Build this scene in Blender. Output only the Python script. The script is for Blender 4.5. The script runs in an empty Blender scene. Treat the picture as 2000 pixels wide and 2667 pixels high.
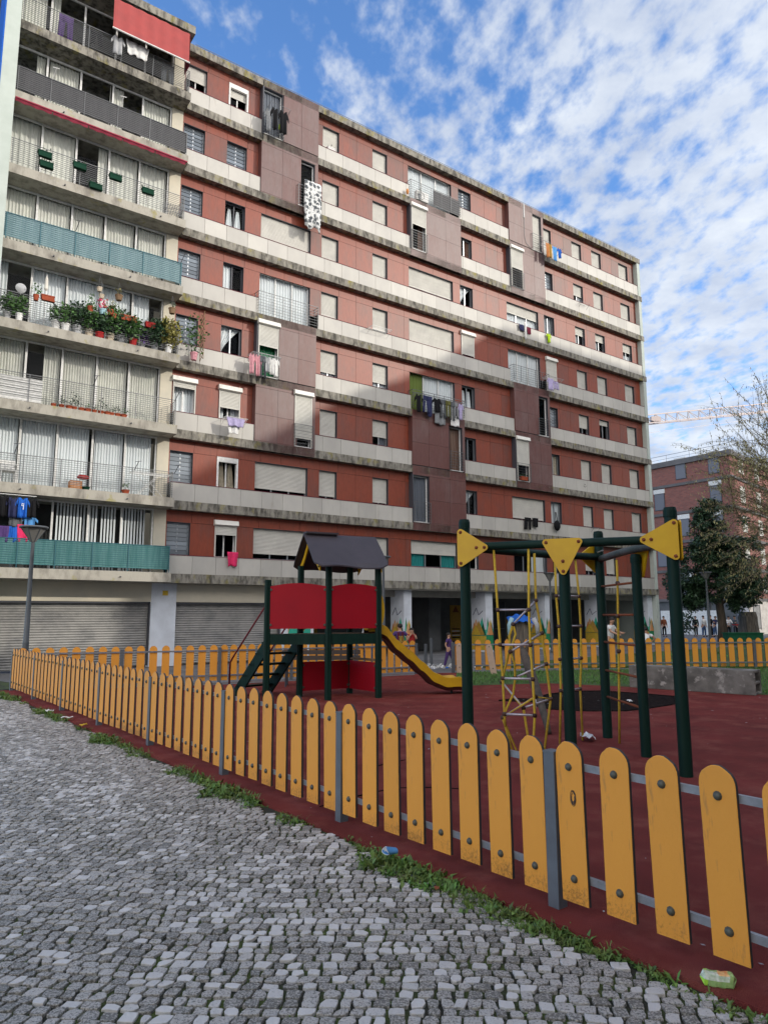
import bpy, math, random
import numpy as np
from mathutils import Vector, Matrix
R=random.Random(7)
sc=bpy.context.scene
COL=sc.collection
# ---------------------------------------------------------------- camera
fpx,pitch,roll,yaw,DIST,CH=1827.3,.1461,-.0026,.9478,25.644,1.75
cp,sp,cr,sr=math.cos(pitch),math.sin(pitch),math.cos(roll),math.sin(roll)
FWD=Vector((0,cp,sp)); r0=Vector((1,0,0)); u0_=Vector((0,-sp,cp))
RTV=cr*r0+sr*u0_; UPV=-sr*r0+cr*u0_
cd=bpy.data.cameras.new('camera'); cam=bpy.data.objects.new('camera',cd); COL.objects.link(cam)
m=Matrix((RTV,UPV,-FWD)).transposed().to_4x4(); m.translation=Vector((0,0,CH)); cam.matrix_world=m
cd.sensor_fit='HORIZONTAL'; cd.sensor_width=36; cd.lens=fpx/2000*36; cd.clip_end=3000; cd.clip_start=.05
sc.camera=cam
U=Vector((math.sin(yaw),math.cos(yaw),0)); N=Vector((math.cos(yaw),-math.sin(yaw),0))
FANG=math.pi/2-yaw
def FW(u,t,z): return U*u-N*(DIST-t)+Vector((0,0,z))
# ---------------------------------------------------------------- scene objects
def link(o): COL.objects.link(o); return o
def tag(o,label=None,cat=None,group=None,kind=None):
    if label: o['label']=label
    if cat: o['category']=cat
    if group: o['group']=group
    if kind: o['kind']=kind
    return o
def empty(name,loc=(0,0,0),rz=0,label=None,cat=None,group=None,kind=None):
    o=bpy.data.objects.new(name,None); link(o); o.location=loc; o.rotation_euler=(0,0,rz); o.empty_display_size=.1
    return tag(o,label,cat,group,kind)
def fempty(name,u,t,z,label,cat,group=None): return empty(name,FW(u,t,z),FANG,label,cat,group)
class MB:
    def __init__(s): s.v=[];s.f=[];s.r=[];s.m=[];s.mi=0;s.sm=False
    def face(s,idx,r=None): s.f.append(idx); s.r.append(R.random() if r is None else r); s.m.append(s.mi)
    def box(s,x0,x1,y0,y1,z0,z1,r=None):
        if x1<x0:x0,x1=x1,x0
        if y1<y0:y0,y1=y1,y0
        if z1<z0:z0,z1=z1,z0
        r=R.random() if r is None else r
        b=len(s.v); s.v+=[(x0,y0,z0),(x1,y0,z0),(x1,y1,z0),(x0,y1,z0),(x0,y0,z1),(x1,y0,z1),(x1,y1,z1),(x0,y1,z1)]
        for q in ((0,3,2,1),(4,5,6,7),(0,1,5,4),(1,2,6,5),(2,3,7,6),(3,0,4,7)): s.face([b+i for i in q],r)
        return s
    def fb(s,u0,u1,t0,t1,z0,z1,r=None): return s.box(u0,u1,-t1,-t0,z0,z1,r)
    def obox(s,c,ax,ay,az,r=None):  # oriented box, half axes vectors
        c=Vector(c);ax=Vector(ax);ay=Vector(ay);az=Vector(az); r=R.random() if r is None else r
        b=len(s.v)
        for k in (-1,1):
            for i,j in ((-1,-1),(1,-1),(1,1),(-1,1)): s.v.append(tuple(c+ax*i+ay*j+az*k))
        for q in ((0,3,2,1),(4,5,6,7),(0,1,5,4),(1,2,6,5),(2,3,7,6),(3,0,4,7)): s.face([b+i for i in q],r)
        return s
    def poly(s,pts,r=None):
        b=len(s.v); s.v+=[tuple(p) for p in pts]; s.face(list(range(b,b+len(pts))),r); return s
    def prism(s,pts,ext,r=None):  # polygon extruded by vector
        pts=[Vector(p) for p in pts]; e=Vector(ext); n=len(pts); b=len(s.v); r=R.random() if r is None else r
        s.v+=[tuple(p) for p in pts]+[tuple(p+e) for p in pts]
        s.face(list(range(b+n-1,b-1,-1)),r); s.face(list(range(b+n,b+2*n)),r)
        for i in range(n):
            j=(i+1)%n; s.face([b+i,b+j,b+n+j,b+n+i],r)
        return s
    def tube(s,pts,rad,n=6,r=None,cap=True):
        pts=[Vector(p) for p in pts]; k=len(pts); r=R.random() if r is None else r
        if not hasattr(rad,'__len__'): rad=[rad]*k
        b=len(s.v); prev=None
        for i,p in enumerate(pts):
            d=(pts[min(i+1,k-1)]-pts[max(i-1,0)])
            d=d.normalized() if d.length>1e-9 else Vector((0,0,1))
            if prev is None:
                a=d.orthogonal().normalized()
                if abs(d.z)<.95: a=d.cross(Vector((0,0,1))).normalized()
                else: a=(Vector((1,0,0))-d*d.x).normalized()
            else:
                a=prev-d*prev.dot(d); a=a.normalized() if a.length>1e-6 else d.orthogonal().normalized()
            prev=a; c=d.cross(a)
            for j in range(n):
                th=2*math.pi*(j+.5)/n; s.v.append(tuple(p+(a*math.cos(th)+c*math.sin(th))*rad[i]))
        for i in range(k-1):
            for j in range(n):
                q=(j+1)%n; s.face([b+i*n+j,b+i*n+q,b+(i+1)*n+q,b+(i+1)*n+j],r)
        if cap: s.face([b+j for j in range(n-1,-1,-1)],r); s.face([b+(k-1)*n+j for j in range(n)],r)
        return s
    def lathe(s,prof,c=(0,0,0),n=12,r=None,cap=True):
        return s.tube([(c[0],c[1],c[2]+z) for _,z in prof],[max(a,1e-4) for a,_ in prof],n,r,cap)
    def grid(s,fn,nu,nv,r=None):
        b=len(s.v); r=R.random() if r is None else r
        for j in range(nv+1):
            for i in range(nu+1): s.v.append(tuple(fn(i/nu,j/nv)))
        for j in range(nv):
            for i in range(nu): q=b+j*(nu+1)+i; s.face([q,q+1,q+nu+2,q+nu+1],r)
        return s
    def ball(s,c,r_,n=8,rr=None):
        return s.tube([(c[0],c[1],c[2]+r_*math.cos(math.pi*(1-i/5))) for i in range(6)],[max(r_*math.sin(math.pi*i/5),1e-4) for i in range(6)],n,rr)
    def build(s,name,mats,parent=None,smooth=None,loc=None):
        me=bpy.data.meshes.new(name); me.from_pydata(s.v,[],s.f)
        a=me.attributes.new('rnd','FLOAT','FACE'); a.data.foreach_set('value',s.r)
        if not isinstance(mats,(list,tuple)): mats=[mats]
        for x in mats: me.materials.append(x)
        me.polygons.foreach_set('material_index',s.m)
        if smooth or (smooth is None and s.sm): me.polygons.foreach_set('use_smooth',[True]*len(s.f))
        me.update()
        o=bpy.data.objects.new(name,me); link(o)
        if parent is not None: o.parent=parent
        if loc is not None: o.location=loc
        return o
def copy(o,parent=None,loc=None):
    c=o.copy(); link(c)
    if parent is not None: c.parent=parent
    if loc is not None: c.location=loc
    for ch in list(o.children): copy(ch,c)
    return c
# ---------------------------------------------------------------- materials
def mat(name,col,rough=.7,metal=0,col2=None,scale=4,detail=5,rv=.12,bump=0,bscale=30,stretch=(1,1,1),lo=.35,hi=.65,col3=None,scale3=12,lo3=.55,hi3=.7,spec=.4,st3=(1,1,1),coord='Object'):
    """principled; col->col2 by noise, then ->col3 by a second noise; rv = per-face value variation from 'rnd'."""
    m=bpy.data.materials.new(name); m.use_nodes=True; nt=m.node_tree; n=nt.nodes; L=nt.links
    b=n['Principled BSDF']; b.inputs['Roughness'].default_value=rough; b.inputs['Metallic'].default_value=metal
    b.inputs['Specular IOR Level'].default_value=spec
    tc=n.new('ShaderNodeTexCoord')
    def noise(sc_,st,lo,hi,dt=detail):
        mp=n.new('ShaderNodeMapping'); mp.inputs['Scale'].default_value=st; L.new(tc.outputs[coord],mp.inputs[0])
        t=n.new('ShaderNodeTexNoise'); t.inputs['Scale'].default_value=sc_; t.inputs['Detail'].default_value=dt; t.inputs['Roughness'].default_value=.62; L.new(mp.outputs[0],t.inputs['Vector'])
        r=n.new('ShaderNodeMapRange'); r.inputs[1].default_value=lo; r.inputs[2].default_value=hi; r.clamp=True; L.new(t.outputs['Fac'],r.inputs[0]); return r.outputs[0]
    def mix(f,a,c,mode='MIX'):
        x=n.new('ShaderNodeMix'); x.data_type='RGBA'; x.blend_type=mode
        if f is not None and not isinstance(f,float): L.new(f,x.inputs[0])
        elif f is not None: x.inputs[0].default_value=f
        for s,i in ((a,6),(c,7)):
            if isinstance(s,tuple): x.inputs[i].default_value=(*s[:3],1)
            else: L.new(s,x.inputs[i])
        return x.outputs[2]
    c=tuple(col)
    if col2: c=mix(noise(scale,stretch,lo,hi),c,tuple(col2))
    if col3: c=mix(noise(scale3,st3,lo3,hi3),c,tuple(col3))
    if rv:
        at=n.new('ShaderNodeAttribute'); at.attribute_name='rnd'
        r=n.new('ShaderNodeMapRange'); r.inputs[3].default_value=1-rv; r.inputs[4].default_value=1+rv; L.new(at.outputs['Fac'],r.inputs[0])
        h=n.new('ShaderNodeHueSaturation'); L.new(r.outputs[0],h.inputs['Value'])
        if isinstance(c,tuple): h.inputs['Color'].default_value=(*c,1)
        else: L.new(c,h.inputs['Color'])
        c=h.outputs[0]
    if isinstance(c,tuple): b.inputs['Base Color'].default_value=(*c,1)
    else: L.new(c,b.inputs['Base Color'])
    if bump:
        t=noise(bscale,stretch,0,1,4); bp=n.new('ShaderNodeBump'); bp.inputs['Strength'].default_value=bump; bp.inputs['Distance'].default_value=.02; L.new(t,bp.inputs['Height']); L.new(bp.outputs[0],b.inputs['Normal'])
    m['_']=1
    return m
def panelmat(name,fresh,faded,rough=.45):
    """weathered laminate panels: fresh->faded by rnd attribute + vertical streak noise"""
    m=bpy.data.materials.new(name); m.use_nodes=True; nt=m.node_tree; n=nt.nodes; L=nt.links
    b=n['Principled BSDF']; b.inputs['Roughness'].default_value=rough; b.inputs['Specular IOR Level'].default_value=.35
    tc=n.new('ShaderNodeTexCoord'); at=n.new('ShaderNodeAttribute'); at.attribute_name='rnd'
    def ns(sc_,st,d=5):
        mp=n.new('ShaderNodeMapping'); mp.inputs['Scale'].default_value=st; L.new(tc.outputs['Object'],mp.inputs[0])
        t=n.new('ShaderNodeTexNoise'); t.inputs['Scale'].default_value=sc_; t.inputs['Detail'].default_value=d; t.inputs['Roughness'].default_value=.65; L.new(mp.outputs[0],t.inputs['Vector']); return t.outputs['Fac']
    a=n.new('ShaderNodeMath'); a.operation='MULTIPLY_ADD'; L.new(ns(1.1,(1,1,.7)),a.inputs[0]); a.inputs[1].default_value=1.5; a.inputs[2].default_value=-.75
    a2=n.new('ShaderNodeMath'); a2.operation='ADD'; L.new(a.outputs[0],a2.inputs[0]); L.new(at.outputs['Fac'],a2.inputs[1])
    s=n.new('ShaderNodeMath'); s.operation='MULTIPLY_ADD'; L.new(ns(5,(1,1,.12)),s.inputs[0]); s.inputs[1].default_value=1.3; s.inputs[2].default_value=-.65
    a3=n.new('ShaderNodeMath'); a3.operation='ADD'; a3.use_clamp=True; L.new(a2.outputs[0],a3.inputs[0]); L.new(s.outputs[0],a3.inputs[1])
    x=n.new('ShaderNodeMix'); x.data_type='RGBA'; L.new(a3.outputs[0],x.inputs[0]); x.inputs[6].default_value=(*fresh,1); x.inputs[7].default_value=(*faded,1)
    h=n.new('ShaderNodeHueSaturation'); L.new(x.outputs[2],h.inputs['Color'])
    v=n.new('ShaderNodeMapRange'); v.inputs[1].default_value=.3; v.inputs[2].default_value=.7; v.inputs[3].default_value=.85; v.inputs[4].default_value=1.12; L.new(ns(14,(1,1,.25)),v.inputs[0]); L.new(v.outputs[0],h.inputs['Value'])
    L.new(h.outputs[0],b.inputs['Base Color']); return m
def glassmat(name,tint=(.90,.93,.94),refl=.13,opaque=0,dark=(.03,.035,.04)):
    m=bpy.data.materials.new(name); m.use_nodes=True; nt=m.node_tree; n=nt.nodes; L=nt.links
    n.remove(n['Principled BSDF']); out=n['Material Output']
    tr=n.new('ShaderNodeBsdfTransparent'); tr.inputs[0].default_value=(*tint,1)
    gl=n.new('ShaderNodeBsdfGlossy'); gl.inputs['Roughness'].default_value=.03; gl.inputs['Color'].default_value=(.9,.93,.97,1)
    lw=n.new('ShaderNodeLayerWeight'); lw.inputs[0].default_value=refl
    mx=n.new('ShaderNodeMixShader'); L.new(lw.outputs['Fresnel'],mx.inputs[0]); L.new(tr.outputs[0],mx.inputs[1]); L.new(gl.outputs[0],mx.inputs[2])
    L.new(mx.outputs[0],out.inputs[0]); return m
M={}
M['redclad']=panelmat('red_panel',(.215,.047,.024),(.118,.055,.046))
M['box']=panelmat('brown_panel',(.12,.048,.042),(.15,.10,.095))
M['cream']=mat('cream_panel',(.455,.44,.40),.55,col2=(.40,.385,.355),scale=1.3,rv=.08,stretch=(1,1,.5),col3=(.33,.31,.27),scale3=3,lo3=.62,hi3=.82,st3=(1,1,.25))
M['cream2']=mat('cream_render',(.56,.51,.40),.8,col2=(.47,.44,.36),scale=1.2,rv=.03,bump=.1)
M['slab']=mat('weathered_concrete',(.25,.235,.20),.9,col2=(.07,.065,.055),scale=5,stretch=(1,1,.35),lo=.42,hi=.62,rv=.06,bump=.5,bscale=22,col3=(.24,.21,.05),scale3=2.2,lo3=.55,hi3=.72,st3=(1,1,.7))
M['slab_pale']=mat('balcony_concrete',(.36,.34,.29),.9,col2=(.19,.175,.15),scale=3,stretch=(1,1,.4),lo=.45,hi=.68,rv=.05,bump=.3,bscale=22,col3=(.27,.24,.07),scale3=2.5,lo3=.6,hi3=.75,st3=(1,1,.8))
M['soffit']=mat('soffit_concrete',(.36,.34,.30),.9,col2=(.28,.265,.24),scale=1.5,rv=.04)
M['pale']=mat('pale_green_wall',(.44,.49,.45),.8,col2=(.39,.44,.40),scale=1.5,rv=.02)
M['blue']=mat('blue_mural',(.02,.12,.28),.6,col2=(.03,.22,.30),scale=1.3,rv=.02)
M['white']=mat('white_frame',(.72,.73,.72),.4,rv=.04)
M['shut']=mat('cream_shutter',(.53,.52,.47),.5,rv=.06,col2=(.46,.45,.41),scale=2)
M['shbox']=mat('shutter_box',(.70,.69,.64),.5,col2=(.45,.43,.38),scale=4,lo=.55,hi=.75,rv=.04,stretch=(1,1,.4))
M['alu']=mat('aluminium_frame',(.36,.38,.40),.35,.7,rv=.03)
M['dkframe']=mat('dark_frame',(.055,.058,.07),.5,rv=.03)
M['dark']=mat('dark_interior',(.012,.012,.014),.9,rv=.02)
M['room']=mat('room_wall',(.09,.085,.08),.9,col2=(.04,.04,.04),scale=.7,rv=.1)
M['lou']=mat('louvre_slat',(.15,.175,.20),.2,.2,rv=.3)
M['curt']=mat('cream_curtain',(.66,.64,.57),.9,rv=.05,col2=(.55,.53,.48),scale=2)
M['curt2']=mat('white_curtain',(.72,.73,.73),.9,rv=.05)
M['curtgreen']=mat('green_curtain',(.20,.25,.06),.9,rv=.05)
M['curtteal']=mat('teal_curtain',(.03,.28,.27),.9,rv=.05)
M['curtdk']=mat('brown_curtain',(.12,.05,.035),.9,col2=(.3,.2,.15),scale=8,rv=.1,stretch=(1,1,.05))
M['bluedk']=mat('grey_blind',(.16,.17,.2),.8,rv=.05)
M['glass']=glassmat('window_glass')
M['rail']=mat('railing_metal',(.14,.145,.15),.5,.5,rv=.05)
M['scrdk']=mat('dark_screen',(.05,.05,.055),.7,col2=(.075,.075,.08),scale=5,rv=.1,stretch=(6,1,.3))
M['scrblue']=mat('blue_screen',(.19,.30,.33),.6,col2=(.27,.39,.41),scale=5,rv=.1,stretch=(6,1,.3))
M['scrgreen']=mat('green_screen',(.04,.15,.145),.6,col2=(.085,.21,.21),scale=4,rv=.1,stretch=(4,1,.3))
M['railteal']=mat('teal_railing',(.03,.12,.15),.5,.2,rv=.05)
M['awn']=mat('red_awning',(.32,.055,.052),.8,rv=.06,col2=(.27,.05,.048),scale=3)
M['awndk']=mat('dark_red_awning',(.25,.025,.05),.8,rv=.06)
M['garage']=mat('garage_shutter',(.26,.255,.24),.5,.2,col2=(.15,.15,.15),scale=1.8,rv=.15,lo=.4,hi=.7,stretch=(1,1,1.6),col3=(.36,.35,.33),scale3=9,lo3=.6,hi3=.75,st3=(1,1,4))
M['colw']=mat('white_column',(.62,.66,.72),.8,col2=(.5,.53,.58),scale=1.5,rv=.02)
M['recess']=mat('recess_wall',(.13,.135,.14),.9,col2=(.09,.095,.10),scale=1,rv=.05)
for k,c in dict(green=(.03,.22,.09),dgreen=(.015,.10,.05),teal=(.05,.42,.30),yellow=(.55,.38,.05),ochre=(.45,.27,.06),orange=(.55,.24,.09),peach=(.62,.36,.20),brown=(.17,.06,.03),navy=(.03,.035,.09),black=(.012,.012,.014),white=(.75,.75,.73),red=(.36,.03,.03),purple=(.09,.05,.17),lilac=(.45,.40,.62),skyblue=(.10,.30,.62),blue=(.02,.12,.5),pink=(.62,.30,.34),hotpink=(.72,.04,.14),lime=(.42,.62,.03),grey=(.22,.23,.24),lgrey=(.42,.43,.44),maroon=(.14,.02,.04),terracotta=(.38,.09,.045),ltblue=(.35,.55,.62),clothgrey=(.11,.12,.13),olive=(.12,.12,.04),beige=(.55,.47,.36),wood=(.23,.15,.09),darkgreen=(.01,.05,.03),jeans=(.06,.11,.22),rust=(.22,.07,.035)).items():
    M[k]=mat('paint_'+k,c,.8,spec=.12,rv=.08,col2=tuple(min(1,x*.78) for x in c),scale=9)
def skinmat(c): return mat('skin',c,.6,rv=0)
M['skin']=skinmat((.42,.24,.16)); M['skind']=skinmat((.25,.13,.08)); M['hair']=mat('hair',(.015,.011,.009),.7,rv=.1)
M['leafdk']=mat('dark_leaf',(.028,.062,.028),.5,rv=.45,spec=.4)
M['leaf']=mat('leaf',(.06,.135,.035),.6,rv=.5)
M['leafy']=mat('yellow_leaf',(.22,.20,.05),.6,rv=.4)
M['catkin']=mat('catkin_leaf',(.25,.24,.11),.7,rv=.45)
M['weed']=mat('weed_leaf',(.07,.165,.026),.6,rv=.55,col2=(.13,.17,.04),scale=5)
M['grassb']=mat('grass_blade',(.07,.17,.025),.6,rv=.45)
M['bark']=mat('bark',(.10,.075,.055),.9,col2=(.05,.04,.03),scale=8,bump=.6,bscale=12,stretch=(1,1,.2))
M['barkl']=mat('pale_bark',(.16,.13,.09),.9,rv=.2)
M['stump']=mat('weathered_wood',(.16,.135,.11),.9,col2=(.07,.06,.05),scale=7,bump=.8,bscale=10,stretch=(2,2,.12),lo=.4,hi=.6)
# ================================================================ APARTMENT BUILDING
B=fempty('apartment_building',0,0,0,'long eight storey red and cream apartment block with balconies at its left end','building')
def SZ(k): return 3.29+2.75*(k-1)      # top of floor slab k (floor k stands on it)
WT=-.30                                # red wall plane
COLS=dict(W1=(8.62,9.52),W2=(10.5,11.4),C1=(15.18,16.07),C2=(18.0,18.88),E=(23.6,24.5),ET=(30.1,30.97),D1=(32.85,33.75),D2=(34.75,35.68),D3=(37.5,38.46))
WIDE=dict(A=(12.15,14.6),Bb=(20.2,23.1),T=(27.05,29.6))
BOX=[(11.95,14.78,7,8,{8:'L',7:'R'}),(11.95,14.78,3,4,{4:'L',3:'R'}),(20.1,23.47,7,7,{7:'L'}),(20.1,23.47,2,3,{3:'R',2:'L'}),(27.12,29.97,7,8,{8:'R',7:'L'}),(27.12,29.97,3,4,{4:'R',3:'L'})]
def drape(mb,u0,u1,t,z0,z1,amp=.03,per=.13,taper=None):
    nu=max(4,int((u1-u0)/per*4))
    ph=R.random()*6
    def fn(a,b):
        s=1
        if taper: s=1-taper*(1-b)**1.3 if taper>0 else 1
        u=u0+(u1-u0)*a*s; return (u,-(t+amp*math.sin(a*(u1-u0)/per*2*math.pi+ph)+amp*.4*math.sin(a*17+ph)),z0+(z1-z0)*b)
    mb.grid(fn,nu,6)
def slats(mb,u0,u1,t,z0,z1,p=.055,d=.012):
    n=max(1,int((z1-z0)/p)); h=(z1-z0)/n
    for i in range(n):
        z=z0+i*h; r=.5+R.uniform(-.2,.2)
        mb.poly([(u0,-t,z),(u1,-t,z),(u1,-(t+d),z+h*.45),(u0,-(t+d),z+h*.45)],r)
        mb.poly([(u0,-(t+d),z+h*.45),(u1,-(t+d),z+h*.45),(u1,-t,z+h*.93),(u0,-t,z+h*.93)],r)
        mb.poly([(u0,-t,z+h*.93),(u1,-t,z+h*.93),(u1,-t,z+h),(u0,-t,z+h)],0)
def window(u0,u1,z0,z1,sh=0,box=False,fr='alu',kind='slide',cur=None,cm='curt2',T=WT,n=2,name='window',vis=True):
    """frame object with glass, roller_shutter, curtain children"""
    f=MB(); g=.045; t0=T-.21; t1=T-.15
    # reveals, given a dark colour that paints in their unlit side
    f.mi=1
    for a,b in ((u0-.012,u0),(u1,u1+.012)): f.fb(a,b,T-.3,T-.005,z0,z1)
    f.fb(u0-.012,u1+.012,T-.3,T-.005,z1,z1+.012)
    f.mi=0
    f.fb(u0,u1,T-.3,T+.03,z0-.03,z0,.6)
    w=u1-u0
    for i in range(n+1):
        c=u0+w*i/n; a=min(max(c-g/2,u0),u1-g); f.fb(a,a+g,t0,t1,z0,z1)
    f.fb(u0,u1,t0,t1-.005,z1-g,z1); f.fb(u0,u1,t0,t1-.005,z0,z0+g)
    if fr=='white2':   # heavy surround standing proud
        for a,b in ((u0,u0+.07),(u1-.07,u1)): f.fb(a,b,T-.08,T+.02,z0,z1)
        f.fb(u0,u1,T-.08,T+.018,z1-.2,z1)
    fm={'alu':M['alu'],'dk':M['dkframe'],'white':M['white'],'white2':M['white']}[fr]
    o=f.build(name,[fm,M['dkframe']],B)
    zt=z1
    if box:
        b=MB(); b.prism([(u0-.05,-(T-.02),z1-.02),(u0-.05,-(T-.02),z1+.22),(u0-.05,-(T+.12),z1+.2),(u0-.05,-(T+.16),z1+.02)],(u1-u0+.1,0,0)); b.build('shutter_box',M['shbox'],o)
    if sh>0:
        s=MB(); zz=z1-(z1-z0)*sh; ts=(T+.03 if box else T-.13)
        slats(s,u0+.02,u1-.02,ts,zz+.03,zt)
        s.fb(u0+.02,u1-.02,ts,ts+.02,zz,zz+.035,.7)
        if box:
            for a in (u0,u1-.04): s.fb(a,a+.04,T-.005,T+.05,z0,z1,.8)
        s.build('roller_shutter',M['shut'],o)
    if kind=='louvre' or kind=='louvreopen':
        s=MB(); k=int((z1-z0)/.17)
        tilt=.018 if kind=='louvre' else .05
        for i in range(k):
            z=z0+.05+i*(z1-z0-.08)/k
            s.poly([(u0+.03,-(T-.14),z),(u1-.03,-(T-.14),z),(u1-.03,-(T-.14-tilt),z+.155),(u0+.03,-(T-.14-tilt),z+.155)],R.random()**2)
        s.build('louvre',M['lou'] if kind=='louvre' else M['glass'],o)
    elif kind=='open':   # right half slid away
        s=MB(); s.poly([(u0+g,-(T-.18),z0+g),(u0+w/2,-(T-.18),z0+g),(u0+w/2,-(T-.18),z1-g),(u0+g,-(T-.18),z1-g)]); s.build('glass',M['glass'],o)
    elif sh<.97:
        s=MB(); s.poly([(u0+g,-(T-.18),z0+g),(u1-g,-(T-.18),z0+g),(u1-g,-(T-.18),z1-g),(u0+g,-(T-.18),z1-g)]); s.build('glass',M['glass'],o)
    if cur and sh<.95:
        s=MB(); t=T-.25
        if cur=='full': drape(s,u0,u1,t,z0,z1-.03)
        elif cur=='both': drape(s,u0,u0+w*.33,t,z0,z1-.03); drape(s,u1-w*.33,u1,t,z0,z1-.03)
        elif cur=='left': drape(s,u0,u0+w*.45,t,z0,z1-.03)
        elif cur=='right': drape(s,u1-w*.4,u1,t,z0,z1-.03)
        elif cur=='diag': s.grid(lambda a,b:(u0+(w*(.08+.9*b**1.6))*a,-(t+.03*math.sin(a*26)),z0+(z1-z0)*b),24,8)
        elif cur=='two':
            for c in (.3,.72): s.grid(lambda a,b:(u0+w*(c+(a-.5)*(.12+.26*(1-b)**.8)),-(t+.03*math.sin(a*20)),z0+(z1-z0)*.85*b),14,6)
        elif cur=='trio':
            drape(s,u0+w*.36,u1,t,z0,z1-.03); q=MB(); drape(q,u0,u0+w*.33,t,z0,z1-.03); q.build('green_curtain',M['curtgreen'],o)
        elif cur=='half': drape(s,u0,u1,t,z0,z0+(z1-z0)*.45)
        s.build('curtain',M[cm],o)
    return o
# window schedule  floor -> column -> kwargs
S=lambda f,**k:dict(sh=f,**k)
Lv=lambda **k:dict(kind='louvre',**k)
WS={8:dict(W1=S(.5,box=False,fr='white',kind='open'),W2=S(.45,fr='white2',kind='open'),C1=S(1),C2=S(1),E=Lv(),ET=S(1,fr='white'),D1=S(.78),D2=S(.98),D3=S(1)),
7:dict(W1=Lv(cur='half'),W2=Lv(cur='left'),C1=S(.9),C2=S(.88),E=dict(kind='louvreopen',cur='both',cm='curtdk'),ET=Lv(cur='half',cm='lgrey'),D1=S(.55,cur='both'),D2=S(.93),D3=S(1)),
6:dict(W1=Lv(),W2=dict(kind='slide',cur='two',fr='dk'),C1=S(1),C2=S(1),E=dict(kind='louvreopen',cur='diag'),ET=dict(kind='louvreopen',cur='full',cm='lgrey'),D1=S(.38,cur='left'),D2=S(.36,cur='left'),D3=S(.42,cur='half')),
5:dict(W1=Lv(),W2=dict(kind='slide',cur='left',fr='dk',cm='curt2'),C1=S(.84,cur='full'),C2=S(.82,cur='full'),E=S(.86,box=True),ET=S(1,box=True),D1=S(1),D2=S(1),D3=S(.96)),
4:dict(W1=Lv(),W2=dict(kind='louvreopen',cur='diag'),C1=S(.78,cur='full'),C2=S(.72,cur='full'),E=dict(kind='louvreopen',cur='two'),ET=Lv(cur='left',cm='bluedk'),D1=S(.62,kind='open'),D2=S(.25,kind='open'),D3=S(.95)),
3:dict(W1=S(.18,box=True,fr='white',cur='full'),W2=S(.58,box=True,fr='white',cur='both'),C1=S(.97),C2=S(.62,cur='right',cm='bluedk'),E=dict(kind='louvreopen'),ET=dict(kind='louvreopen',cur='right',cm='beige'),D1=S(1),D2=S(1),D3=S(1)),
2:dict(W1=Lv(cur='right'),W2=dict(fr='white2',cur='two',cm='beige'),C1=S(.88),C2=S(.9),E=dict(kind='louvreopen',cur='diag'),ET=dict(kind='slide',cur='full'),D1=S(.93),D2=S(1),D3=S(.95)),
1:dict(W1=Lv(),W2=S(.3,box=True,fr='white',kind='open'),C1=S(.7),C2=S(.85),E=dict(fr='white',kind='open'),ET=S(.3,kind='open'),D1=S(.8),D2=S(.9),D3=S(.9))}
WW={(8,'Bb'):'door',(5,'A'):'door',(4,'Bb'):'door',(5,'T'):'door',(6,'A'):S(.97),(2,'A'):S(.86),(1,'A'):S(.82),(6,'Bb'):S(.78,cur='full'),(5,'Bb'):S(.93),(1,'Bb'):S(.5,cur='both',cm='curtteal'),(6,'T'):S(.45,cur='full'),(2,'T'):S(.9),(1,'T'):dict(cur='right')}
# floor slabs, roof, soffits
slabend=39.45
for k in range(1,9):
    z=SZ(k); s=MB()
    s.fb(8.62,slabend,-1.6,0,z-.34,z,.5)
    s.build('floor_slab',M['slab'],B)
s=MB(); s.fb(8.62,slabend,-3,.0,24.86,25.2,.5); s.fb(8.62,39.2,-9,-2.9,25.0,25.15,.5)
s.build('roof_slab',M['slab'],B)
s=MB(); s.tube([(8.9,-.0+.12,25.36),(39.2,.12,25.36)],.012,4)
for i in range(16): s.tube([(9+i*2,.12,25.2),(9+i*2,.12,25.37)],.01,4)
s.tube([(8.62,.12,25.36),(8.62,.12,25.2)],.01,4); s.build('roof_cable',M['rail'],B)
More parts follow.
